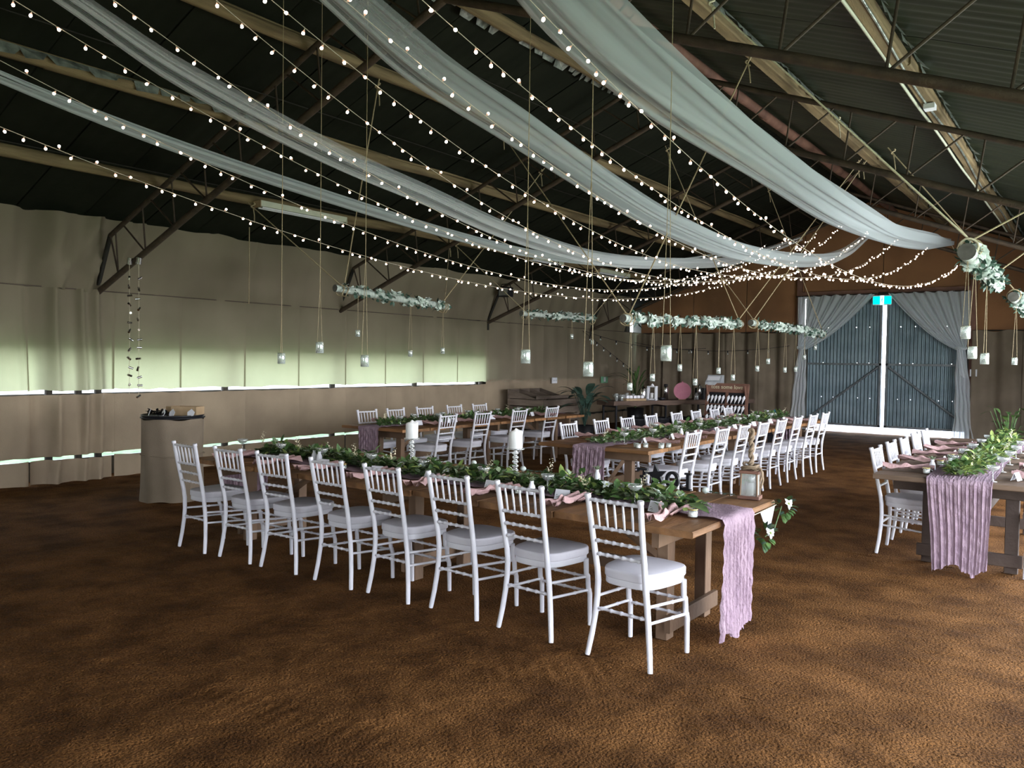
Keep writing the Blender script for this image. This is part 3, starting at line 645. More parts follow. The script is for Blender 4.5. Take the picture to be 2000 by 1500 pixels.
# place settings ---------------------------------------------------
def napkin_mesh(seed):
    r_ = random.Random(seed); m = MB(); ph = r_.random()*6
    def fn(u, v):
        x = (u-.5)*.40; wv = .050+.115*abs(u-.45)**.8*2*(.7+.3*math.sin(ph+u*3)); y = (v-.5)*wv+.012*math.sin(u*7+ph)
        z = .006+.055*abs(math.sin(v*7+ph+u*3))*(.5+abs(u-.45))+.035*math.exp(-((u-.45)/.09)**2)*(1-(2*v-1)**2)
        return (y, x, z)
    m.grid(26, 12, fn); me = m.mesh('napkin', 'napkin'); return me
NAP = [napkin_mesh(k) for k in range(4)]
def glass_mesh():
    m = MB(); m.lathe([(0, 0), (.030, .001), (.031, .003), (.006, .008), (.0035, .02), (.0035, .075), (.008, .083), (.030, .095), (.043, .110), (.047, .128), (.0455, .128), (.041, .111), (.028, .098), (0, .088)], n=14); return m.mesh('champagne_glass', 'glass')
GLS = glass_mesh()
def card_meshes():
    m = MB(); m.add([(-.045, -.022, 0), (.045, -.022, 0), (.045, 0, .055), (-.045, 0, .055), (.045, .022, 0), (-.045, .022, 0)], [(0, 1, 2, 3), (3, 2, 4, 5)])
    a = m.mesh('place_card', 'card'); m = MB()
    for x, z, L in ((-.035, .008, .014), (-.028, .012, .016), (-.036, .02, .012), (-.022, .006, .012)):
        y = -.022+.022*z/.055-.0012; m.add([(x, y, z), (x+L*.5, y+.0004, z+.003), (x+L, y+.003, z+L*.6), (x+L*.3, y+.002, z+.006)], [(0, 1, 2, 3)])
    return a, m.mesh('leaf_print', 'cardink')
CRD, CPR = card_meshes()
VOT = MB().lathe([(0, 0), (.026, 0), (.028, .004), (.028, .046), (.025, .046), (.025, .034), (0, .034)], n=12).mesh('tealight_jar', 'jar')
VRM = MB().lathe([(.0285, .040), (.0295, .040), (.0295, .048), (.0285, .048), (.0285, .040)], n=12).mesh('rim', 'gold')
VWX = MB().lathe([(.024, .003), (.024, .030), (0, .031)], n=10).mesh('wax', 'wax')
def seat_setting(x, y, rz, who, kinds, k):
    R = Matrix.Rotation(rz, 3, 'Z')
    def P(a, b, z=0): v = R @ Vector((a, b, 0)); return (x+v.x, y+v.y, ZT+.006+z)
    if 'n' in kinds:
        o = link('napkin', NAP[k % 4]); tag(o, 'pink knotted napkin laid at '+who, 'napkin', 'pink napkins'); o.location = P(.02, .20, .002); o.rotation_euler = (0, 0, rz+rnd.uniform(-.25, .25))
    if 'g' in kinds:
        o = link('champagne_glass', GLS); tag(o, 'small clear coupe glass set at '+who, 'glass', 'coupe glasses'); o.location = P(-.30+rnd.uniform(-.03, .03), .50, 0)
    if 'c' in kinds:
        t = thing('place_card', 'white folded place card standing at '+who, 'card', P(-.10, .36, .001), rz+rnd.uniform(-.3, .3), 'place cards')
        link('card', CRD, t); link('leaf_print', CPR, t); t.scale = (1.15,)*3
    if 't' in kinds:
        t = thing('tealight_jar', 'small tealight jar with a gold rim near '+who, 'candle holder', P(.13, .36, .001), 0, 'tealight jars')
        j_ = link('jar', VOT, t); link('rim', VRM, j_); link('wax', VWX, t)
for i, (a, b) in enumerate(HEAD[::-1]):
    seat_setting((a[0]+b[0])/2+.06, 4.01, 0, 'front table, '+ORF[i]+' seat from the lantern', 'ngct' if i in (0, 2, 5) else 'ngc', i)
for i, (x, y) in enumerate(CR): seat_setting(-3.71, y, PI/2, 'middle table right side, '+ORF[i]+' seat from front', 'ngct' if i % 2 else 'ngc', i)
for i, (x, y) in enumerate(CL): seat_setting(-5.05, y, -PI/2, 'middle table bar side, '+ORF[i]+' seat from front', 'ng', i)
for i, y in enumerate((8.12, 8.86, 9.74, 10.8)): seat_setting(-7.14, y, PI/2, 'back left table right side, '+ORF[i]+' seat from front', 'ngc', i)
for i, y in enumerate((7.95, 8.52, 9.15, 9.85, 10.5)): seat_setting(-8.30, y, -PI/2, 'back left table wall side, '+ORF[i]+' seat from front', 'ng', i)
for i, y in enumerate((7.6, 8.3, 8.95, 9.6, 10.25)):
    seat_setting(-1.54, y, -PI/2, 'right-hand table left side, '+ORF[i]+' seat from front', 'ngct', i)
    seat_setting(-.18, y, PI/2, 'right-hand table right side, '+ORF[i]+' seat from front', 'ngc', i+1)
# tealight jars at the near corner of the middle table
for i, (x, y) in enumerate([(-3.98, 7.62), (-3.93, 7.57), (-3.90, 7.68), (-3.78, 7.82), (-3.74, 7.72), (-3.72, 7.86)]):
    t = thing('tealight_jar', 'clear tealight glass at the near corner of the middle table, '+ORF[i]+' from the runner', 'candle holder', (x, y, ZT+.001), 0, 'clear tealights on the middle table')
    link('jar', VOT, t); link('wax', VWX, t)
# little white vases with a sprig
for i, (x, y, lab) in enumerate([(-5.42, 4.5, 'head table behind the third chair from the left'), (-5.32, 4.47, 'left part of head table, right of a pair'), (-3.02, 4.32, 'head table behind second chair from lantern'), (-2.98, 5.1, 'head table, left of the black letters'),
        (-7.4, 8.35, 'back left table, left of a pair'), (-7.36, 8.47, 'back left table, right of a pair'), (-4.12, 9.05, 'middle table beside the leaf garland'), (-1.16, 7.62, 'right-hand table near end, left one'), (-1.06, 7.86, 'right-hand table near end, right one')]):
    t = thing('bud_vase', 'small white bud vase with a sprig, '+lab, 'vase', (x, y, ZT+.02), 0, 'white bud vases')
    m = MB(); m.lathe([(0, 0), (.022, 0), (.026, .02), (.024, .05), (.013, .075), (.014, .09), (.010, .09), (.008, .07)], n=12); m.build('vase', 'card', t)
    m = MB()
    for k in range(9): m.leaf((0, 0, .085), (math.cos(k*2.4), math.sin(k*2.4), .7+.1*k), (0, 0, 1), .05, .022, 0, .2)
    m.build('sprig', 'leaf2', t)

# glass candlesticks and pillar candles on the head table
for lab, x, y in (('left', -4.64, 4.88), ('right', -3.55, 4.86)):
    t = thing('candlestick', 'twisted clear glass candlestick on the '+lab+' of the head table', 'candlestick', (x, y, ZT+.012), 0, 'glass candlesticks')
    pr_ = [(0, 0), (.045, 0), (.05, .006), (.03, .014)]
    for k in range(6):
        z0 = .018+.032*k; pr_ += [(.010, z0), (.022, z0+.010), (.025, z0+.016), (.022, z0+.022)]
    pr_ += [(.012, .212), (.016, .220)]
    m = MB(); m.lathe(pr_, n=16); m.build('stem', 'glass', t)
    m = MB(); m.lathe([(0, .220), (.064, .221), (.068, .229), (.064, .230), (0, .226)], n=20); m.build('plate', 'glass', t)
    t = thing('pillar_candle', 'white pillar candle with a melted peak on the '+lab+' glass candlestick', 'candle', (x, y, ZT+.242), 0, 'pillar candles')
    m = MB(); n = 24; vs = []
    prof = [(.048, 0), (.052, .003), (.052, .11), (.052, .118), (.048, .122), (.024, .128), (.003, .152)]
    for r, z in prof:
        for k in range(n):
            a = 2*PI*k/n; zz = z+(.012*max(0, math.sin(a*1.5+.4)) if .115 < z < .13 else 0); vs.append((r*math.cos(a), r*math.sin(a), zz))
    m.add(vs, [(i*n+k, i*n+(k+1) % n, (i+1)*n+(k+1) % n, (i+1)*n+k) for i in range(len(prof)-1) for k in range(n)], 0, True); m.build('wax', 'wax', t)
    m = MB(); m.tube([(0, 0, .148), (.002, 0, .164)], .0015, 5); m.build('wick', 'black', t)

# black letters L O (star) E, seen from behind
t = thing('letter_sign', 'black standing letters spelling LOVE, star for the V, seen from behind', 'sign', (-2.55, 5.29, ZT+.002), -.08)
def Tl(x0): return lambda p: Vector((x0-p.x, p.z, p.y))        # text reads from the far side
H = .125
m = MB(); m.prism([(0, 0), (.085, 0), (.085, .04), (.066, .018), (.036, .018), (.036, H-.014), (.05, H-.014), (.05, H), (0, H), (0, H-.014), (.012, H-.014), (.012, .014), (0, .014)], -.012, .012, 0, Tl(.235)); m.build('letter', 'black', t)
m = MB(); n = 22
for a in range(n):
    q = [2*PI*a/n, 2*PI*(a+1)/n]; pr_ = [(-.055*math.sin(q[0]), .0625+.0625*math.cos(q[0])), (-.055*math.sin(q[1]), .0625+.0625*math.cos(q[1])), (-.030*math.sin(q[1]), .0625+.043*math.cos(q[1])), (-.030*math.sin(q[0]), .0625+.043*math.cos(q[0]))]
    m.prism(pr_, -.012, .012, 0, Tl(.085))
m.lathe([(0, -.004), (.014, 0), (0, .004)], (.085, 0, .07), 8); m.build('letter', 'black', t)
m = MB(); st = [((.085 if k % 2 == 0 else .036)*math.sin(PI*k/5+.15), .082+(.085 if k % 2 == 0 else .036)*math.cos(PI*k/5+.15)) for k in range(10)]
m.prism(st, -.012, .012, 0, Tl(-.045)); m.build('star', 'black', t)
m = MB(); m.prism([(0, 0), (.085, 0), (.085, .036), (.066, .016), (.036, .016), (.036, .055), (.06, .055), (.06, .072), (.036, .072), (.036, H-.016), (.066, H-.016), (.085, H-.034), (.085, H), (0, H), (0, H-.014), (.012, H-.014), (.012, .014), (0, .014)], -.012, .012, 0, Tl(-.12)); m.build('letter', 'black', t)

# lantern with rope on the right end of the head table
t = thing('rope_lantern', 'timber framed glass lantern with coiled rope handle on the head table end', 'lantern', (-1.89, 5.26, ZT), .15); t.scale = (.82, .82, .88)
m = MB(); m.cbox((0, 0, .014), (.17, .15, .026), .004, 0); m.build('base', 'wood_red', t)
m = MB(); m.cbox((0, 0, .205), (.155, .14, .022), .004, 0); m.build('top', 'wood_red', t)
for a in (-1, 1):
    for b in (-1, 1):
        m = MB(); m.tube([(a*.068, b*.06, .026), (a*.062, b*.055, .196)], .008, 4, sm=False); m.build('corner_post', 'wood', t)
    m = MB(); m.box((a*.062, 0, .11), (.002, .105, .165)); m.build('pane', 'glass', t)
    m = MB(); m.box((0, a*.055, .11), (.115, .002, .165)); m.build('pane', 'glass', t)
m = MB(); m.lathe([(0, .028), (.03, .028), (.03, .12), (0, .122)], n=14); m.build('candle', 'wax', t)
m = MB()
for k, (r, z, ax) in enumerate([(.060, .225, 0), (.066, .240, .3), (.058, .252, -.2), (.072, .232, .6)]):
    m.tube([(r*math.cos(a), r*.8*math.sin(a), z+.018*math.sin(a+ax*5)) for a in [2*PI*q/18 for q in range(19)]], .009, 6)
m.tube([(.06, -.02, .24), (.10, -.02, .21), (.105, -.02, .15), (.09, -.02, .09)], .009, 6); m.tube([(.05, -.03, .25), (.09, -.03, .235), (.098, -.03, .19), (.085, -.03, .14)], .009, 6)
m.build('rope_coil', 'rope_brown', t)
m = MB()
for ph in (0, PI/2*1.3):
    m.tube([(.004+.013*math.cos(q*.9+ph), .013*math.sin(q*.9+ph), .215+.0135*q) for q in range(23)], .013, 7)
m.tube([(.017*math.cos(3+k*.5), .0, .51+.02*math.sin(k*.5)) for k in range(9)], .013, 7); m.build('rope_handle', 'rope_brown', t)
# white pennant and leaves hung on the far right corner of the head table
t = thing('corner_garland', 'short garland of leaves and white flowers on the head table corner', 'garland', (-1.70, 5.22, .70))
m = MB()
for k in range(80):
    a = rnd.uniform(0, 6.3); q = k % 2; c = (.02, .11, -.01) if q else (.0, -.20, -.15)
    m.leaf((c[0]+.03*math.cos(a), c[1]+.045*math.sin(a*2), c[2]+.045*math.sin(a)), (math.cos(a), math.sin(a*2), math.sin(a)), (0, 0, 1), .055, .032, 0 if k % 3 else 1, .3)
m.tube([(0, .11, 0), (.01, -.05, -.12), (0, -.20, -.15)], .004, 5, 0)
stuff(m.build('foliage', ['leaf', 'leafblue'], t))
for p in ((.04, .12, .02), (.02, -.17, -.13)): o = link('flower', FLW, t); o.location = p; o.rotation_euler = (1.2, .3, 1)
t = thing('pennant', 'white triangular cloth pennant hanging at the head table end', 'pennant', (-1.725, 5.13, .70)); t.scale = (1, .85, .9)
m = MB(); m.add([(0, -.15, 0), (0, .17, .01), (.004, .02, -.19), (-.004, -.15, 0), (-.004, .17, .01), (0, .02, -.19)], [(0, 1, 2), (3, 5, 4), (0, 3, 4, 1), (1, 4, 5, 2), (0, 2, 5, 3)]); m.build('cloth', 'pennant', t)
m = MB(); m.tube([(0, -.3, .005), (0, .2, .012)], .003, 5); m.build('cord', 'ropew', t)
# white rosebuds with dark leaves trailing on the far edge of the head table
for x, y, lab in ((-4.28, 5.26, 'white rosebud with leaves on the far edge of the head table, between the candles'), (-2.18, 5.20, 'white rosebud on the head table beside the lantern'), (-3.75, 5.24, 'white rosebud with leaves on the far edge left of the right candle')):
    t = thing('rosebud', lab, 'flower', (x, y, ZT+.008), 0, 'loose rosebuds'); m = MB()
    m.lathe([(.004, .0), (.022, .012), (.026, .026), (.016, .042), (0, .044)], n=10); m.build('bloom', 'petal', t)
    m = MB()
    for k in range(16): m.leaf((.02+.014*k, .01*math.sin(k), .01), (math.cos(k*1.7), math.sin(k*1.7), .2), (0, 0, 1), .05, .025, 0, .1)
    m.build('leaves', 'leafblue', t)
# ------------------------------------------------------------------ tulle swags overhead
SW = [(-6.5, .13, [(1.0, 3.95), (2.5, 3.64), (3.9, 3.45), (5.97, 3.27), (7.6, 3.17), (9.2, 3.14), (11.5, 3.25), (14, 3.55), (17.4, 4.15)], 'narrow white tulle swag nearest the left wall'),
      (-5.2, .24, [(1.0, 4.25), (2.4, 3.83), (3.1, 3.6), (4.5, 3.33), (5.6, 3.2), (7, 3.03), (8.9, 2.97), (11.6, 3.2), (13.6, 3.47), (17.2, 4.28)], 'white tulle swag second from the left wall'),
      (-3.9, .36, [(1.0, 4.9), (2.6, 4.2), (3.5, 3.92), (4.2, 3.72), (5.2, 3.57), (6.7, 3.34), (8, 3.2), (10.2, 3.14), (13.3, 3.36), (15.5, 3.73), (17.4, 4.3)], 'wide white tulle swag near the roof ridge'),
      (-2.45, .46, [(1.0, 4.4), (2.4, 4.0), (3.8, 3.65), (5, 3.51), (6.8, 3.45), (9.7, 3.41), (12.7, 3.55), (17.6, 4.05)], 'widest white tulle swag, right of the roof ridge')]
def interp(P, y):
    # Catmull-Rom through the sag points
    for i in range(len(P)-1):
        if y <= P[i+1][0] or i == len(P)-2:
            a, b = P[i], P[i+1]; p0 = P[max(i-1, 0)]; p3 = P[min(i+2, len(P)-1)]
            t = (y-a[0])/(b[0]-a[0]); h = b[0]-a[0]
            m0 = (b[1]-p0[1])/(b[0]-p0[0])*h; m1 = (p3[1]-a[1])/(p3[0]-a[0])*h
            return (2*t**3-3*t*t+1)*a[1]+(t**3-2*t*t+t)*m0+(-2*t**3+3*t*t)*b[1]+(t**3-t*t)*m1
for i, (X, Wd, P, lab) in enumerate(SW):
    t = thing('tulle_swag', lab, 'drape', (X, 0, 0), 0, 'tulle swags under the roof'); ph = rnd.random()*6; y0, y1 = P[0][0], P[-1][0]
    for layer in range(2):
        def fn(u, v, layer=layer):
            y = y0+(y1-y0)*u; e = min(u, 1-u); nar = min(1, .22+e*4.5)*(1-.25*u); s_ = v-.5
            x = Wd*nar*s_*(1.25 if layer == 0 else .8)*(1+.12*math.sin(y*1.3+ph))+(0 if layer == 0 else .05*math.sin(y*.9+ph))*Wd*2
            z = interp(P, y)-.42*Wd*nar*(1-4*s_*s_)*(1 if layer == 0 else .6)+Wd*(.055*math.sin(s_*19+y*.16+ph)+.028*math.sin(s_*43+y*.21+ph*2))
            return (x, y, z+.05*(layer))
        m = MB(); m.grid(90, 46, fn); m.build('tulle_layer', ['tulle_dense', 'tulle', 'tulle_mid', 'tulle_mid'][i], t)
    m = MB(); m.tube([(-.01, y1-.04, interp(P, y1-.04)-.02), (0, y1+.5, zb(X)-.02)], .006, 5); m.build('tie', 'ropew', t)

# ------------------------------------------------------------------ fairy lights
bm_ = MB(); bm_.lathe([(.0035, 0), (.004, -.012), (.004, -.013)], n=5, mi=1); bm_.lathe([(.003, -.010), (.008, -.022)], n=7, mi=2); bm_.lathe([(.008, -.022), (.0098, -.031), (.007, -.038), (0, -.041)], n=7, mi=0)
BULB = bm_.mesh('bulb', ['bulb', 'wire', 'bulbcap'])
STR = [(-6.5, 3.62, 9.3, 2.60, 3.55), (-5.975, 3.98, 9.0, 2.67, 4.25), (-5.45, 4.20, 8.9, 2.78, 4.35), (-4.925, 4.42, 8.7, 2.69, 4.38), (-4.4, 4.66, 8.6, 2.68, 4.55),
       (-3.875, 4.40, 8.6, 2.73, 4.38), (-3.35, 4.20, 9.0, 2.73, 4.18), (-2.825, 4.0, 9.3, 2.72, 3.97), (-2.3, 3.98, 9.75, 2.66, 3.58)]
for i, (X, za, Yv, zv, zb_) in enumerate(STR):
    nm = ['leftmost', 'second from the left', 'third from the left', 'fourth from the left', 'middle', 'fourth from the right', 'third from the right', 'second from the right', 'rightmost'][i]
    t = thing('fairy_light_string', 'string of warm fairy lights under the roof, '+nm+' of the nine', 'string light', (X, 0, 0), 0, 'nine fairy light strings')
    ca = (za-zv)/(Yv-1.0)**2; cb = (zb_-zv)/(17.3-Yv)**2
    zf = lambda y: zv+(ca if y < Yv else cb)*(y-Yv)**2
    m = MB(); m.tube([(0, 1+16.3*q/60, zf(1+16.3*q/60)) for q in range(61)], .0028, 4, cap=False); m.build('wire', 'wire', t)
    y = 1.1
    while y < 17.25:
        o = link('bulb', BULB, t); o.location = (rnd.uniform(-.004, .004), y, zf(y)); o.rotation_euler = (rnd.gauss(0, .6), rnd.gauss(0, .6), 0)
        if rnd.random() < .12: o.rotation_euler = (rnd.uniform(2.2, 3.6), rnd.uniform(-.5, .5), 0)
        y += rnd.uniform(.10, .19)

# ------------------------------------------------------------------ floral logs, ropes, jars
def rose_mesh(seed):
    r_ = random.Random(seed); m = MB()
    for k in range(13):
        a = k*2.4+r_.random(); e = (.05 if k < 6 else .6 if k < 10 else 1.15); d = Vector((math.cos(a)*math.cos(e), math.sin(a)*math.cos(e), math.sin(e)))
        L = (.072 if k < 6 else .058 if k < 10 else .045)*r_.uniform(.85, 1.2)
        m.leaf((0, 0, .006*(k > 5)), d, (0, 0, 1), L, L*1.05, 0, .1)
    return m.mesh('rose', ['petal'])
ROSE = [rose_mesh(k) for k in range(3)]
LOGS = {}
def floral_log(x, y0, y1, z0, z1, r, label, nf, white='log'):
    L = y1-y0; t = thing('floral_log', label, 'hanging decoration', (x, (y0+y1)/2, (z0+z1)/2), 0, 'flower-covered hanging logs')
    sl = (z1-z0)/L
    m = MB(); m.tube([(rnd.uniform(-.006, .006), L*(q-.5), sl*L*(q-.5)) for q in (0, .2, .4, .6, .8, 1)], [r*rnd.uniform(.92, 1.08) for _ in range(6)], 14, cap=False); lg = m.build('log', white, t)
    for q, d in ((-.5, -1), (.5, 1)):
        m = MB(); vs = [(r*1.0*math.cos(2*PI*k/14), L*q+d*.004, sl*L*q+r*math.sin(2*PI*k/14)) for k in range(14)]; m.add(vs, [tuple(range(14)) if d < 0 else tuple(range(13, -1, -1))]); m.build('cut_end', 'logend', lg)
    m = MB()
    for k in range(int(110*L/2)):
        y = L*rnd.uniform(-.46, .48); a = rnd.uniform(0, 2*PI); p = (r*1.0*math.cos(a), y, sl*y+r*math.sin(a))
        m.leaf(p, (math.cos(a)+rnd.uniform(-.8, .8), rnd.uniform(-1, 1), math.sin(a)+rnd.uniform(-.8, .6)), (math.cos(a), 0, math.sin(a)), rnd.uniform(.05, .09), rnd.uniform(.03, .045), 0, .2)
    stuff(m.build('leaves', ['leafblue', 'petal'], t))
    for k in range(nf):
        y = L*(-.44+.90*(k+.5)/nf)+rnd.uniform(-.03, .03); a = rnd.choice([-.2, .3, .9, 2.0, -.9, -1.8, 2.9])
        o = link('rose', ROSE[k % 3], t); o.location = (r*math.cos(a), y, sl*y+r*math.sin(a)); o.rotation_euler = (rnd.uniform(-.5, .5), PI/2-a, rnd.uniform(-.4, .4)); q = rnd.uniform(.8, 1.15); o.scale = (q, q, q)
    return t
LG = [(-7.7, 6.70, 8.83, 2.51, 2.41, .046, 'slim white flowered log over the near end of the back left table', 15),
      (-7.7, 10.65, 12.97, 2.42, 2.45, .044, 'slim white flowered log over the far end of the back left table', 15),
      (-4.4, 8.05, 11.7, 2.14, 2.24, .045, 'white rose covered log over the near half of the middle table', 34),
      (-4.4, 12.1, 16.1, 2.28, 2.25, .045, 'white rose covered log over the far half of the middle table, near the door', 34),
      (-.88, 7.05, 9.2, 2.53, 2.47, .066, 'thick rose covered log seen end-on over the right-hand table', 30),
      (-.88, 11.0, 13.0, 2.47, 2.43, .058, 'far rose covered log at the right edge of the picture', 20)]
for a in LG: floral_log(*a)
def rope(p0, p1, label, r=.0075, knot=True, matn='rope', sag=0):
    p0, p1 = Vector(p0), Vector(p1); t = thing('rope', label, 'rope', p0, 0, 'ropes holding the logs'); d = p1-p0; m = MB()
    N = 14; m.tube([d*q-Vector((0, 0, sag*4*q*(1-q))) for q in [k/N for k in range(N+1)]], r, 6); ln = m.build('line', matn, t)
    if knot:
        m = MB(); e = d-d.normalized()*.10; m.tube([e+Vector((.02*math.cos(a), .02*math.sin(a*1.3), .012*a-.03)) for a in [k*.8 for k in range(10)]], r*1.1, 6)
        m.tube([e, e+Vector((.015, .01, -.10)), e+Vector((.03, 0, -.2))], r*.9, 6); kn = m.build('knot', matn, t)
        m = MB(); m.tube([Vector((0, 0, -.02))+Vector((.07*math.cos(a), .012*math.sin(3*a), .07*math.sin(a)-.05)) for a in [2*PI*k/14 for k in range(15)]], r, 6); m.build('loop', matn, kn)
rope((-7.7, 6.78, 2.56), (-9.10, 6.43, 3.66), 'rope from the near back log down-left to the lowest purlin')
rope((-7.7, 6.85, 2.56), (-6.46, 6.22, 4.70), 'rope from the near end of the near back log up to the right')
rope((-7.7, 8.75, 2.46), (-9.14, 10.5, 3.65), 'rope from the far end of the near back log up-left to a purlin')
rope((-7.7, 8.7, 2.46), (-6.88, 10.05, 4.55), 'rope from the far end of the near back log up-right')
rope((-7.7, 10.75, 2.46), (-9.12, 10.57, 3.66), 'rope from the near end of the far back log up-left')
rope((-7.7, 12.9, 2.48), (-6.75, 14.5, 4.58), 'rope from the far end of the far back log up-right')
rope((-4.4, 8.12, 2.2), (-6.5, 8.43, 4.68), 'long rope from the near middle log up-left to a log purlin')
rope((-4.4, 8.2, 2.2), (-2.85, 7.73, 4.68), 'long rope from the near middle log up-right to a pale purlin, knotted')
rope((-4.4, 11.6, 2.3), (-5.6, 11.5, 5.02), 'rope from the far end of the near middle log up-left')
rope((-4.4, 11.6, 2.3), (-3.0, 12.73, 4.72), 'rope from the far end of the near middle log up-right')
rope((-4.4, 12.2, 2.34), (-6.6, 13.6, 4.65), 'rope from the near end of the far middle log up-left')
rope((-4.4, 12.25, 2.34), (-2.98, 12.95, 4.74), 'rope from the near end of the far middle log up-right, beside another')
rope((-4.4, 16.0, 2.3), (-5.4, 15.6, 5.1), 'rope from the far end of the far middle log up-left')
rope((-.88, 7.12, 2.64), (-2.75, 6.29, 4.66), 'pale rope from the thick right log up across the roof to the truss', .0085, True, 'ropew')
rope((-.88, 7.18, 2.64), (-2.78, 10.48, 4.70), 'second pale rope from the thick right log, knotted on the purlin', .0075, True, 'ropew')
rope((-.86, 7.2, 2.64), (.35, 8.6, 3.58), 'rope from the near end of the thick right log up to the right')
rope((-.88, 9.1, 2.56), (.3, 9.6, 3.6), 'rope from the far end of the thick right log up to the right')
rope((-.88, 11.05, 2.56), (-2.2, 10.6, 4.3), 'rope from the far right log up-left')
rope((-10.16, 7.2, 2.42), (-10.16, 7.2, 3.545), 'loose straight rope hanging in front of the upper hessian wall', .007, False)

# hanging jars
jm = MB(); jm.lathe([(0, 0), (.028, 0), (.031, .004), (.031, .074), (.028, .082), (.028, .090), (.0265, .090), (.0265, .082), (.029, .073), (.029, .006), (0, .003)], n=14)
JAR = jm.mesh('jar', 'jar')
JRM = MB().tube([(.028*math.cos(a), .028*math.sin(a), .086) for a in [2*PI*k/12 for k in range(13)]], .0035, 5).mesh('rim', 'jarrim')
JST = MB().lathe([(.024, .004), (.024, .014), (0, .015)], n=10).mesh('candle_stub', 'wax')
def jar(x, y, z, ztop, label, group, vtop=None, sc_=1.0):
    t = thing('hanging_jar', label, 'jar', (x, y, z-.052*sc_), rnd.uniform(0, 3), group)
    j_ = link('jar', JAR, t); j_.scale = (sc_,)*3; link('rim', JRM, j_); link('candle_stub', JST, j_)
    h = ztop-(z-.052*sc_); vt = vtop or h; m = MB()
    for s_ in (-1, 1): m.tube([(s_*.030*sc_, 0, .086*sc_), (s_*.002, 0, vt)], .0026, 4, cap=False)
    if vt < h: m.tube([(0, 0, vt), (0, 0, h)], .0034, 4, cap=False)
    m.build('twine', 'rope', t)
for i, (x, z, vt) in enumerate([(-6.07, 1.64, .45), (-5.54, 1.74, .55), (-4.97, 1.63, .9), (-3.32, 1.68, 1.0), (-2.80, 1.60, 1.3), (-2.23, 1.71, 1.3)]):
    jar(x, 4.65, z, roofz(x)-.05, 'glass jar on a long twine over the head table, '+['leftmost', 'second from the left', 'third from the left', 'third from the right', 'second from the right', 'rightmost'][i], 'jars hung over the head table', vt, 1.12)
def log_at(k, y): x, y0, y1, z0, z1, r = LG[k][:6]; return z0+(z1-z0)*(y-y0)/(y1-y0)-r*.6
JL = [(0, 'near back log', [(7.08, 1.97), (8.05, 1.73), (8.72, 1.78)]), (1, 'far back log', [(12.2, 2.1), (12.92, 2.02)]),
      (2, 'near middle log', [(8.24, 1.37), (8.81, 1.47), (9.58, 1.59), (10.07, 1.40), (10.87, 1.55), (11.42, 1.45)]),
      (3, 'far middle log', [(12.44, 1.58), (12.94, 1.70), (13.8, 1.56), (14.39, 1.57), (14.89, 1.79), (15.56, 1.98)]),
      (4, 'thick right log', [(7.12, 1.92), (7.55, 1.77), (8.4, 1.73)]), (5, 'far right log', [(11.4, 1.73)])]
for k, nme, l in JL:
    for q, (y, z) in enumerate(l): jar(LG[k][0], y, z, log_at(k, y), 'glass jar hanging on twine below the '+nme+', '+(ORD[q]+' from its near end' if q else 'at its near end'), 'jars hung below the logs', None, 1.0 if k != 4 else 1.15)

# ------------------------------------------------------------------ fluorescent battens on the lowest purlin
for lab, y0, y1 in (('nearest', 6.65, 8.15), ('middle', 13.0, 14.1), ('farthest', 15.6, 17.0)):
    t = thing('lamp_batten', lab+' unlit fluorescent batten under the lowest purlin', 'lamp', (-9.2, (y0+y1)/2, roofz(-9.2)-.24), 0, 'fluorescent battens'); L = y1-y0
    m = MB(); m.prism([(-.08, .05), (-.06, -.02), (.06, -.02), (.08, .05)], -L/2, L/2, 0, lambda p: Vector((p.x, p.z, p.y))); m.build('body', 'tube', t)
    for s_ in (-1, 1): m = MB(); m.tube([(s_*.04, -L/2+.04, -.035), (s_*.04, L/2-.04, -.035)], .013, 8); m.build('tube', 'card', t)
    for s_ in (-1, 1): m = MB(); m.box((0, s_*(L/2+.005), .005), (.15, .012, .09)); m.build('end_cap', 'kraft' if s_ < 0 else 'tube', t)
t = thing('flood_lamp', 'black flood lamp clamped on the third truss at the wall', 'lamp', (-10.3, 13.66, 3.05))
m = MB(); m.box((0, 0, .05), (.28, .16, .20)); m.build('housing', 'black', t); m = MB(); m.box((.0, -.085, .05), (.22, .012, .15)); m.build('lens', 'glass', t); m = MB(); m.tube([(-.16, 0, .1), (-.1, 0, .22), (.1, 0, .22), (.16, 0, .1)], .012, 6); m.build('bracket', 'steel_dark', t)

# string of tin cans on the truss above the barrel
for q, (dx, lab) in enumerate(((0, 'left strand of small tin cans hung from the truss near the barrel'), (.13, 'right strand of small tin cans hung from the truss near the barrel'))):
    t = thing('can_strand', lab, 'decoration', (-9.86+dx, 5.24+.05*q, 0)); m = MB(); m.tube([(0, 0, 2.84), (.01, 0, 2.0), (0, 0, 1.15)], .003, 4); m.build('cord', 'ropew', t)
    z = 2.72
    for k in range(13):
        z -= rnd.uniform(.09, .14)
        m = MB(); m.tube([(-.028, 0, 0), (.028, 0, .012)], .014, 8); o = m.build('can', 'chrome', t); o.location = (rnd.uniform(-.03, .03), 0, z); o.rotation_euler = (rnd.uniform(-.7, .7), rnd.uniform(-.8, .8), rnd.uniform(0, 3))
        if z < 1.25: break
    m = MB(); m.tube([(0, 0, 2.78), (.02, 0, 2.86)], .035, 10); m.build('large_can', 'chrome', t)

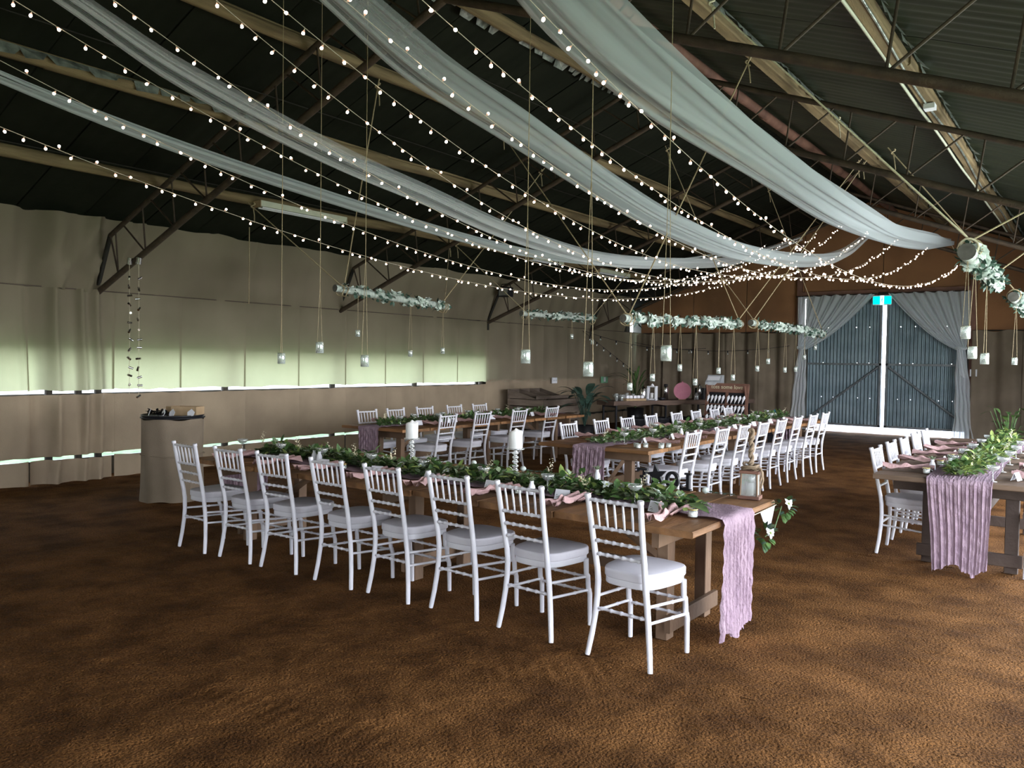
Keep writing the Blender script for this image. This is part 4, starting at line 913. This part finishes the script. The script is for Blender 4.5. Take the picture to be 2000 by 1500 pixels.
# ------------------------------------------------------------------ barrel
t = thing('barrel', 'drum wrapped in hessian standing by the left wall', 'barrel', (-8.66, 5.12, 0))
def bf(u, v):
    a = 2*PI*u; r = .335+.012*math.sin(a*9+v*3)*(.4+.6*(1-v))+.018*math.sin(a*4+1)*(1-v)+(.02*(1-v)**3); return (r*math.cos(a), r*math.sin(a), -.01+.93*v+.01*math.sin(a*5))
m = MB(); m.grid(73, 14, bf); m.build('hessian_wrap', 'hessian_dark', t)
m = MB(); m.tube([(.343*math.cos(a), .343*math.sin(a), .51+.01*math.sin(3*a)) for a in [2*PI*k/36 for k in range(37)]], .008, 5); m.build('hoop', 'hessian_dark', t)
m = MB(); m.lathe([(0, .925), (.34, .925), (.35, .93), (.35, .94), (0, .945)], n=32); m.build('lid', 'black', t)
t = thing('tray', 'dark serving tray on the hessian barrel', 'tray', (-8.66, 5.12, .945)); m = MB(); m.lathe([(0, 0), (.33, 0), (.345, .02), (.335, .022), (.32, .008), (0, .008)], n=28); m.build('dish', 'black', t)
t = thing('wooden_box', 'pale open wooden box on the barrel tray', 'box', (-8.52, 5.22, .955), .55)
for p, d in (((0, 0, .005), (.30, .20, .01)), ((0, -.095, .055), (.30, .01, .10)), ((0, .095, .055), (.30, .01, .10)), ((-.145, 0, .055), (.01, .18, .10)), ((.145, 0, .055), (.01, .18, .10))): m = MB(); m.box(p, d); m.build('board', 'kraft', t)
t = thing('wooden_box', 'shallow wooden box behind the leaves on the barrel tray', 'box', (-8.72, 5.26, .955), .4)
for p, d in (((0, 0, .005), (.28, .18, .01)), ((0, -.085, .05), (.28, .01, .09)), ((0, .085, .05), (.28, .01, .09)), ((-.135, 0, .05), (.01, .16, .09)), ((.135, 0, .05), (.01, .16, .09))): m = MB(); m.box(p, d); m.build('board', 'kraft', t)
t = thing('leaf_bunch', 'dark dried leaf bunch on the left of the barrel tray', 'leaves', (-8.72, 4.98, .955)); m = MB()
for k in range(120): a = rnd.uniform(0, 6.3); m.leaf((rnd.uniform(-.16, .2), rnd.uniform(-.06, .08), rnd.uniform(0, .04)), (math.cos(a), math.sin(a), rnd.uniform(.1, 1)), (0, 0, 1), .07, .03, 0, .2)
stuff(m.build('leaves', 'black', t))
for k, (x, y) in enumerate(((-8.70, 4.84), (-8.55, 4.92), (-8.47, 4.98), (-8.33, 5.13))):
    t = thing('paper_tag', 'white paper tag propped on the barrel tray, '+['leftmost', 'second from the left', 'third from the left', 'rightmost'][k], 'tag', (x, y, .955), -.5+.3*k, 'paper tags on the barrel')
    m = MB(); m.prism([(-.035, 0), (.04, .01), (.05, .05), (.0, .085), (-.045, .05)], 0, .003, 0, lambda p: Vector((p.x, p.z+p.y*.35, p.y))); m.build('paper', 'card', t)

# ------------------------------------------------------------------ bar against the far corner
A = Vector((-8.26, 14.79, 0)); dB = Vector((.384, .923, 0)); nB = Vector((-.923, .384, 0)); rB = math.atan2(dB.y, dB.x)
t = thing('bar_counter', 'rough slab bar counter on a black steel frame along the far left corner', 'counter', A, rB)
for k in range(2):
    m = MB(); n = 22
    vs = []
    for i in range(n):
        x = 4.2*i/(n-1); e = .012*math.sin(x*7)+.008*math.sin(x*17)
        y0 = (.0+e) if k == 0 else .305; y1 = .30 if k == 0 else .60
        for y, z in ((y0, .82), (y1, .82), (y1, .72), (y0+.01, .725+e)): vs.append((x, y, z))
    fs = [(i*4+j, (i+1)*4+j, (i+1)*4+(j+1) % 4, i*4+(j+1) % 4) for i in range(n-1) for j in range(4)]+[(3, 2, 1, 0), (4*n-4, 4*n-3, 4*n-2, 4*n-1)]
    m.add(vs, fs); m.build('slab', 'bar_slab', t)
for x in (.12, 1.5, 2.9, 4.1):
    for y in (.08, .52): m = MB(); m.box((x, y, .36), (.035, .035, .72)); m.build('leg', 'black', t)
    m = MB(); m.box((x, .3, .70), (.035, .42, .035)); m.build('cross_bar', 'black', t)
for k, x in enumerate((.85, 1.5, 2.1, 2.7)):
    o = thing('drinks_tub', 'black plastic drinks tub on the dirt under the bar, '+ORF[k]+' along it', 'tub', A+dB*x+nB*.3, rB, 'tubs under the bar')
    m = MB(); m.lathe([(0, 0), (.20, 0), (.24, .42), (.26, .43), (.25, .40), (.20, .02), (0, .02)], n=18); m.build('tub', 'black', o)
def onbar(s_, off, name, label, cat, parts, rz=0, group=None):
    p = A+dB*s_+nB*off; o = thing(name, label, cat, (p.x, p.y, .821), rz, group)
    for pn, mt, mb in parts: mb.build(pn, mt, o)
L_ = lambda prof, n=14, c=(0, 0, 0): MB().lathe(prof, c, n)
onbar(.38, .30, 'glass_bowl', 'glass bowl of cutlery jars on the left end of the bar', 'bowl', [('bowl', 'glass', L_([(0, 0), (.08, 0), (.14, .08), (.16, .13), (.15, .13), (.13, .08), (.07, .01)])), ('contents', 'card', L_([(.02, .02), (.11, .06), (.10, .09), (0, .10)]))])
for k, (s_, off, h) in enumerate([(.2, .18, .16), (.3, .12, .13), (.45, .14, .17), (.55, .2, .12), (.62, .13, .15)]):
    onbar(s_, off, 'tumbler', 'clear drinking glass on the left end of the bar, '+ORF[k]+' from the plant', 'glass', [('glass', 'glass', L_([(0, 0), (.03, 0), (.038, h), (.035, h), (.028, .006)]))], 0, 'glasses on the bar')
onbar(.60, .10, 'serving_board', 'pale timber serving board under the white boxes on the bar', 'board', [('board', 'kraft', MB().cbox((0, 0, .025), (.55, .2, .05), .006, 0))], rB)
for k in range(5):
    onbar(.42+.10*k, .12+.01*(k % 2), 'napkin_stack', 'white folded napkin stack on the serving board, '+ORF[k]+' from the left', 'napkins', [('stack', 'card', MB().cbox((0, 0, .083), (.08, .12, .06), .012, 1))], rB, 'white napkin stacks')
onbar(.98, .22, 'drink_dispenser', 'chrome drinks urn beside the white frame on the bar', 'urn', [('body', 'chrome', L_([(0, 0), (.06, 0), (.07, .02), (.07, .24), (.055, .27), (.03, .29), (0, .31)])), ('tap', 'black', MB().box((.0, -.09, .05), (.03, .06, .03)))])
o_ = MB()
for p, d in (((-.09, 0, .15), (.025, .1, .30)), ((.09, 0, .15), (.025, .1, .30)), ((0, 0, .30), (.21, .1, .025)), ((0, 0, .02), (.21, .1, .03))): o_.box(p, d)
onbar(1.16, .14, 'lantern', 'white framed lantern on the bar', 'lantern', [('frame', 'card', o_), ('candle', 'wax', L_([(0, .04), (.04, .04), (.04, .16), (0, .165)])), ('finial', 'card', L_([(.04, .31), (.03, .34), (.0, .37)]))])
onbar(1.40, .10, 'bowl', 'small dark bowl in front of the lantern on the bar', 'bowl', [('bowl', 'black', L_([(0, 0), (.05, 0), (.10, .06), (.09, .06), (.04, .01)]))])
onbar(1.62, .22, 'flask', 'tall steel flask left of the pink disc on the bar', 'flask', [('body', 'chrome', L_([(0, 0), (.055, 0), (.055, .27), (.04, .30), (0, .31)])), ('cap', 'black', L_([(.045, .30), (.045, .35), (0, .355)]))])
pd = MB(); n = 32; vs = [(.19*math.cos(2*PI*k/n), y, .20+.19*math.sin(2*PI*k/n)) for y in (-.02, .02) for k in range(n)]
pd.add(vs, [tuple(range(n)), tuple(range(2*n-1, n-1, -1))]+[(k, n+k, n+(k+1) % n, (k+1) % n) for k in range(n)])
onbar(2.02, .12, 'pink_disc', 'round pink disc sign standing on the bar', 'sign', [('disc', 'pinkp', pd), ('stand', 'kraft', MB().box((0, .04, .02), (.16, .1, .04))), ('hanging_knob', 'pinkp', L_([(.02, .385), (.018, .41), (0, .42)]))], .35)
onbar(2.72, .25, 'coffee_machine', 'black and chrome coffee plunger machine on the bar', 'machine', [('body', 'black', MB().cbox((0, 0, .13), (.24, .2, .26), .01, 2)), ('jug', 'chrome', L_([(0, 0), (.05, 0), (.055, .2), (.05, .3), (.02, .34), (0, .36)], 14, (.02, -.15, 0))), ('handle', 'black', MB().tube([(.07, -.15, .05), (.12, -.15, .1), (.12, -.15, .2), (.07, -.15, .25)], .01, 6))])
onbar(2.98, .08, 'mug', 'red mug with a white front on the bar', 'mug', [('cup', 'red', L_([(0, 0), (.06, 0), (.075, .15), (.07, .15), (.055, .01)])), ('label', 'card', MB().box((0, -.07, .06), (.06, .02, .09)))])
for k, (s_, h, r, mt) in enumerate([(2.45, .16, .05, 'glass'), (2.58, .10, .045, 'grey'), (3.25, .10, .06, 'black'), (3.45, .20, .045, 'glass'), (3.52, .26, .035, 'chrome'), (3.66, .12, .05, 'card'), (3.74, .22, .025, 'wood')]):
    onbar(s_, .12+.06*(k % 2), 'bottle' if h > .15 else 'pot', ['clear bottle right of the pink disc', 'grey pot right of the pink disc', 'black pot right of the red mug', 'clear bottle near the right end of the bar', 'chrome bottle near the right end of the bar', 'white pot near the right end of the bar', 'thin timber pepper mill near the right end of the bar'][k], 'bottle' if h > .15 else 'pot', [('body', mt, L_([(0, 0), (r, 0), (r, h*.6), (r*.5, h*.8), (r*.5, h), (0, h)]))])

# confetti cone stand "toss some love"
t = thing('confetti_stand', 'timber stand of white paper cones reading toss some love beside the bar', 'stand', (-6.33, 15.95, 0), -.05)
R_ = Matrix.Rotation(-.16, 3, 'X'); T_ = lambda p: tuple(R_ @ Vector(p))
def plate(name, c, d, mt): m = MB(); m.box(T_(c), d, 0, R_); return m.build(name, mt, t)
plate('frame_side', (-.44, 0, .62), (.045, .06, 1.24), 'wood_red'); plate('frame_side', (.44, 0, .62), (.045, .06, 1.24), 'wood_red'); plate('frame_side', (.0, 0, .54), (.045, .05, 1.06), 'wood_red')
plate('back_board', (0, .035, .6), (.86, .012, 1.1), 'black'); plate('header', (0, -.01, 1.15), (.93, .06, .19), 'wood_red')
for z in (.92, .72, .52, .32): plate('shelf', (0, -.01, z-.12), (.84, .09, .015), 'wood_red')
m = MB(); m.tube([(-.42, .06, 1.2), (-.42, .42, -.01)], .02, 5); m.tube([(.42, .06, 1.2), (.42, .42, -.01)], .02, 5); m.build('back_leg', 'wood_red', t)
fc = bpy.data.curves.new('lettering', 'FONT'); fc.body = 'toss some love'; fc.size = .115; fc.align_x = 'CENTER'; fc.extrude = .002
fo = bpy.data.objects.new('tmp_text', fc); C.objects.link(fo); bpy.context.view_layer.update()
me = bpy.data.meshes.new_from_object(fo.evaluated_get(bpy.context.evaluated_depsgraph_get())); bpy.data.objects.remove(fo)
me.materials.clear(); me.materials.append(MT['cream']); o = link('lettering', me, t); o.location = T_((0, -.045, 1.13)); o.rotation_euler = (PI/2-.16, 0, 0)
CONE = MB().lathe([(0, -.15), (.034, .0), (.030, .004), (.012, .035), (0, .05)], n=10).mesh('paper_cone', 'card')
for z in (.95, .745, .54, .33):
    for q in range(10):
        x = -.375+.083*q+(.02 if q > 4 else -.01); o = link('paper_cone', CONE, t); o.location = T_((x, -.05, z)); o.rotation_euler = (.15, .35, 0)
t = thing('chalk_box', 'grey slanted till box on top of the confetti stand', 'box', (-6.66, 16.27, 1.19), .1)
m = MB(); m.prism([(-.13, 0), (.16, 0), (.16, .06), (-.02, .21), (-.13, .21)], -.16, .16, 0, lambda p: Vector((p.z, -p.x, p.y))); m.build('case', 'grey', t)
m = MB(); m.box((0, -.09, .145), (.26, .12, .01), 0, Matrix.Rotation(.69, 3, 'X')); m.build('keyboard', 'card', t)

# crates by the left wall
t = thing('timber_bin', 'weathered slatted timber bin with dividers beside the left wall', 'crate', (-10.08, 14.85, 0))
for z in (.07, .24, .41, .58, .74):
    for s_ in (-1, 1):
        m = MB(); m.cbox((0, s_*.72, z), (.94, .025, .135), .003, 0); m.build('slat', 'wood_grey', t)
        m = MB(); m.cbox((s_*.47, 0, z), (.025, 1.44, .135), .003, 1); m.build('slat', 'wood_grey', t)
for a in (-1, 1):
    for b in (-1, 1): m = MB(); m.box((a*.44, b*.69, .41), (.06, .06, .82)); m.build('corner_post', 'wood_grey', t)
m = MB(); m.box((0, 0, .45), (.9, 1.4, .02)); m.build('floor_board', 'wood_grey', t)
t = thing('divider_tray', 'sloped timber divider tray lying on the slatted bin', 'tray', (-10.16, 14.75, .82))
for k, y in enumerate((-.62, -.22, .18, .58)):
    m = MB(); m.prism([(-.36, 0), (.38, 0), (.30, .03), (-.36, .20)], -.012, .012, 0, lambda p, y=y: Vector((p.x, y+p.z, p.y))); m.build('divider', 'wood_grey', t)
m = MB(); m.cbox((-.37, 0, .10), (.02, 1.3, .20), .003, 1); m.build('back_board', 'wood_grey', t)
m = MB(); m.cbox((.39, 0, .035), (.02, 1.3, .07), .003, 1); m.build('front_board', 'wood_grey', t)

# plants
def plant(name, label, loc, potr, poth, n, Lr, Wr, up_, mt, stem=.4, potm='black'):
    t = thing(name, label, 'plant', loc)
    m = MB(); m.lathe([(0, 0), (potr*.8, 0), (potr, poth), (potr*.92, poth), (potr*.88, poth*.9), (0, poth*.9)], n=18); m.build('pot', potm, t)
    for k in range(n):
        a = k*2.399; e = rnd.uniform(*up_); L = rnd.uniform(*Lr); d = Vector((math.cos(a)*math.cos(e), math.sin(a)*math.cos(e), math.sin(e))); h = stem*rnd.uniform(.4, 1)
        p = Vector((0, 0, poth*.9)); q = p+Vector((d.x*.35*h, d.y*.35*h, h)); m = MB(); m.tube([p, (p+q)/2+Vector((0, 0, .05*h)), q], [.009, .007, .005], 5, 0)
        N = 7; W = L*rnd.uniform(*Wr); sd = d.cross(Vector((0, 0, 1))).normalized(); vs = []
        for i in range(N):
            u = i/(N-1); c = q+d*L*u+Vector((0, 0, -.45*L*u*u)); wd = W*math.sin(PI*(.08+.9*u))**.8*.5
            vs += [c-sd*wd+Vector((0, 0, .1*wd)), c, c+sd*wd+Vector((0, 0, .1*wd))]
        m.add(vs, [(i*3+j, i*3+j+1, i*3+j+4, i*3+j+3) for i in range(N-1) for j in range(2)], 0, True); m.build('leaf', mt, t)
    return t
plant('potted_plant', 'broad-leaved dark plant in a black pot at the left end of the bar', (-8.55, 14.1, 0), .2, .34, 24, (.35, .6), (.25, .4), (.1, 1.2), 'leafblue', .75)
plant('potted_palm', 'tall spiky palm behind the left part of the bar', (-9.55, 18.2, 0), .22, .5, 26, (.5, .8), (.07, .1), (.4, 1.4), 'leaf', .85)
plant('small_plant', 'small leafy shrub by the right picture edge beside the purple cloth', (-1.18, 14.5, 0), .14, .3, 26, (.10, .18), (.4, .55), (-.1, 1.3), 'leaf', .75)
t = thing('purple_cloth', 'mauve cloth draped over a stand behind the right-hand table', 'cloth', (-.88, 14.2, 0))
def pf(u, v): return (-.16*(1-v)+.2*v+(.30-.16*v)*(u-.5), .05*math.sin(u*14), .02+1.0*v+.02*math.sin(u*9))
m = MB(); m.grid(20, 8, pf); m.build('cloth', 'purple', t); m = MB(); m.tube([(-.1, .06, 0), (.2, .06, 1.1)], .02, 6); m.build('stand', 'wood', t)
t = thing('blue_cloth', 'bright blue cloth bundle on a dark crate beyond the middle table', 'cloth', (-5.62, 17.0, .40)); t.scale = (.62, .62, .75)
def cf(u, v):
    a = 2*PI*u; r = (.30-.05*math.sin(a*3))*math.sin(PI*(.5+.5*v)) if v < 1 else 0; return (r*1.3*math.cos(a), r*math.sin(a), .30*v*(1+.25*math.sin(a*2+1))+.02*math.sin(a*7))
m = MB(); m.grid(28, 8, cf); m.build('bundle', 'blue', t)
t = thing('dark_crate', 'dark crate under the blue cloth beyond the middle table', 'crate', (-5.75, 17.05, 0))
m = MB(); m.cbox((0, 0, .20), (1.2, .6, .40), .01, 0); m.build('box', 'black', t)
for z in (.08, .2, .32): m = MB(); m.cbox((0, -.31, z), (1.2, .02, .10), .004, 0); m.build('slat', 'black', t)

# festoon bulbs in the far corner
for k, (a, b) in enumerate((((-10.6, 17.3, 2.42), (-10.45, 19.9, 1.36)), ((-10.6, 17.4, 2.42), (-8.6, 20.35, 2.05)), ((-10.55, 20.0, 2.2), (-6.4, 20.4, 2.12)))):
    t = thing('festoon_string', ['unlit festoon string running down the left wall into the corner', 'unlit festoon string swagged across the far left corner', 'unlit festoon string along the hessian curtain behind the bar'][k], 'string light', a, 0, 'unlit festoon strings')
    d = Vector(b)-Vector(a); sg = .18*(k > 0); f_ = lambda q: d*q-Vector((0, 0, sg*4*q*(1-q)))
    m = MB(); m.tube([f_(q/14) for q in range(15)], .006, 5); m.build('cable', 'black', t)
    for q in range(1, 8):
        m = MB(); m.lathe([(0, 0), (.018, -.005), (.018, -.04), (.012, -.045)], n=8, mi=0); m.lathe([(.012, -.045), (.026, -.075), (.02, -.10), (0, -.108)], n=8, mi=1); o = m.build('bulb', ['black', 'glass'], t); o.location = f_(q/8)
t = thing('wall_sign', 'small green exit notice on the left wall near the corner', 'sign', (-10.76, 18.68, 1.17)); m = MB(); m.box((.02, 0, 0), (.02, .34, .17)); m.build('panel', 'signgreen', t); m = MB(); m.box((.032, 0, .01), (.004, .09, .12)); m.build('white_figure', 'card', t)
t = thing('power_point', 'white power point on the left wall above the timber bin', 'switch', (-10.76, 16.25, 1.18)); m = MB(); m.cbox((.03, 0, 0), (.03, .20, .14), .006, 1); m.build('plate', 'card', t); m = MB(); m.box((.047, .04, 0), (.006, .03, .04)); m.box((.047, -.04, 0), (.006, .03, .04)); m.build('switch', 'grey', t)
t = thing('power_point', 'white power point on the hessian right of the door', 'switch', (-2.36, 20.56, 1.52)); m = MB(); m.cbox((0, 0, 0), (.14, .04, .16), .006, 0); m.build('plate', 'card', t); m = MB(); m.box((0, -.022, 0), (.04, .006, .05)); m.build('switch', 'grey', t)
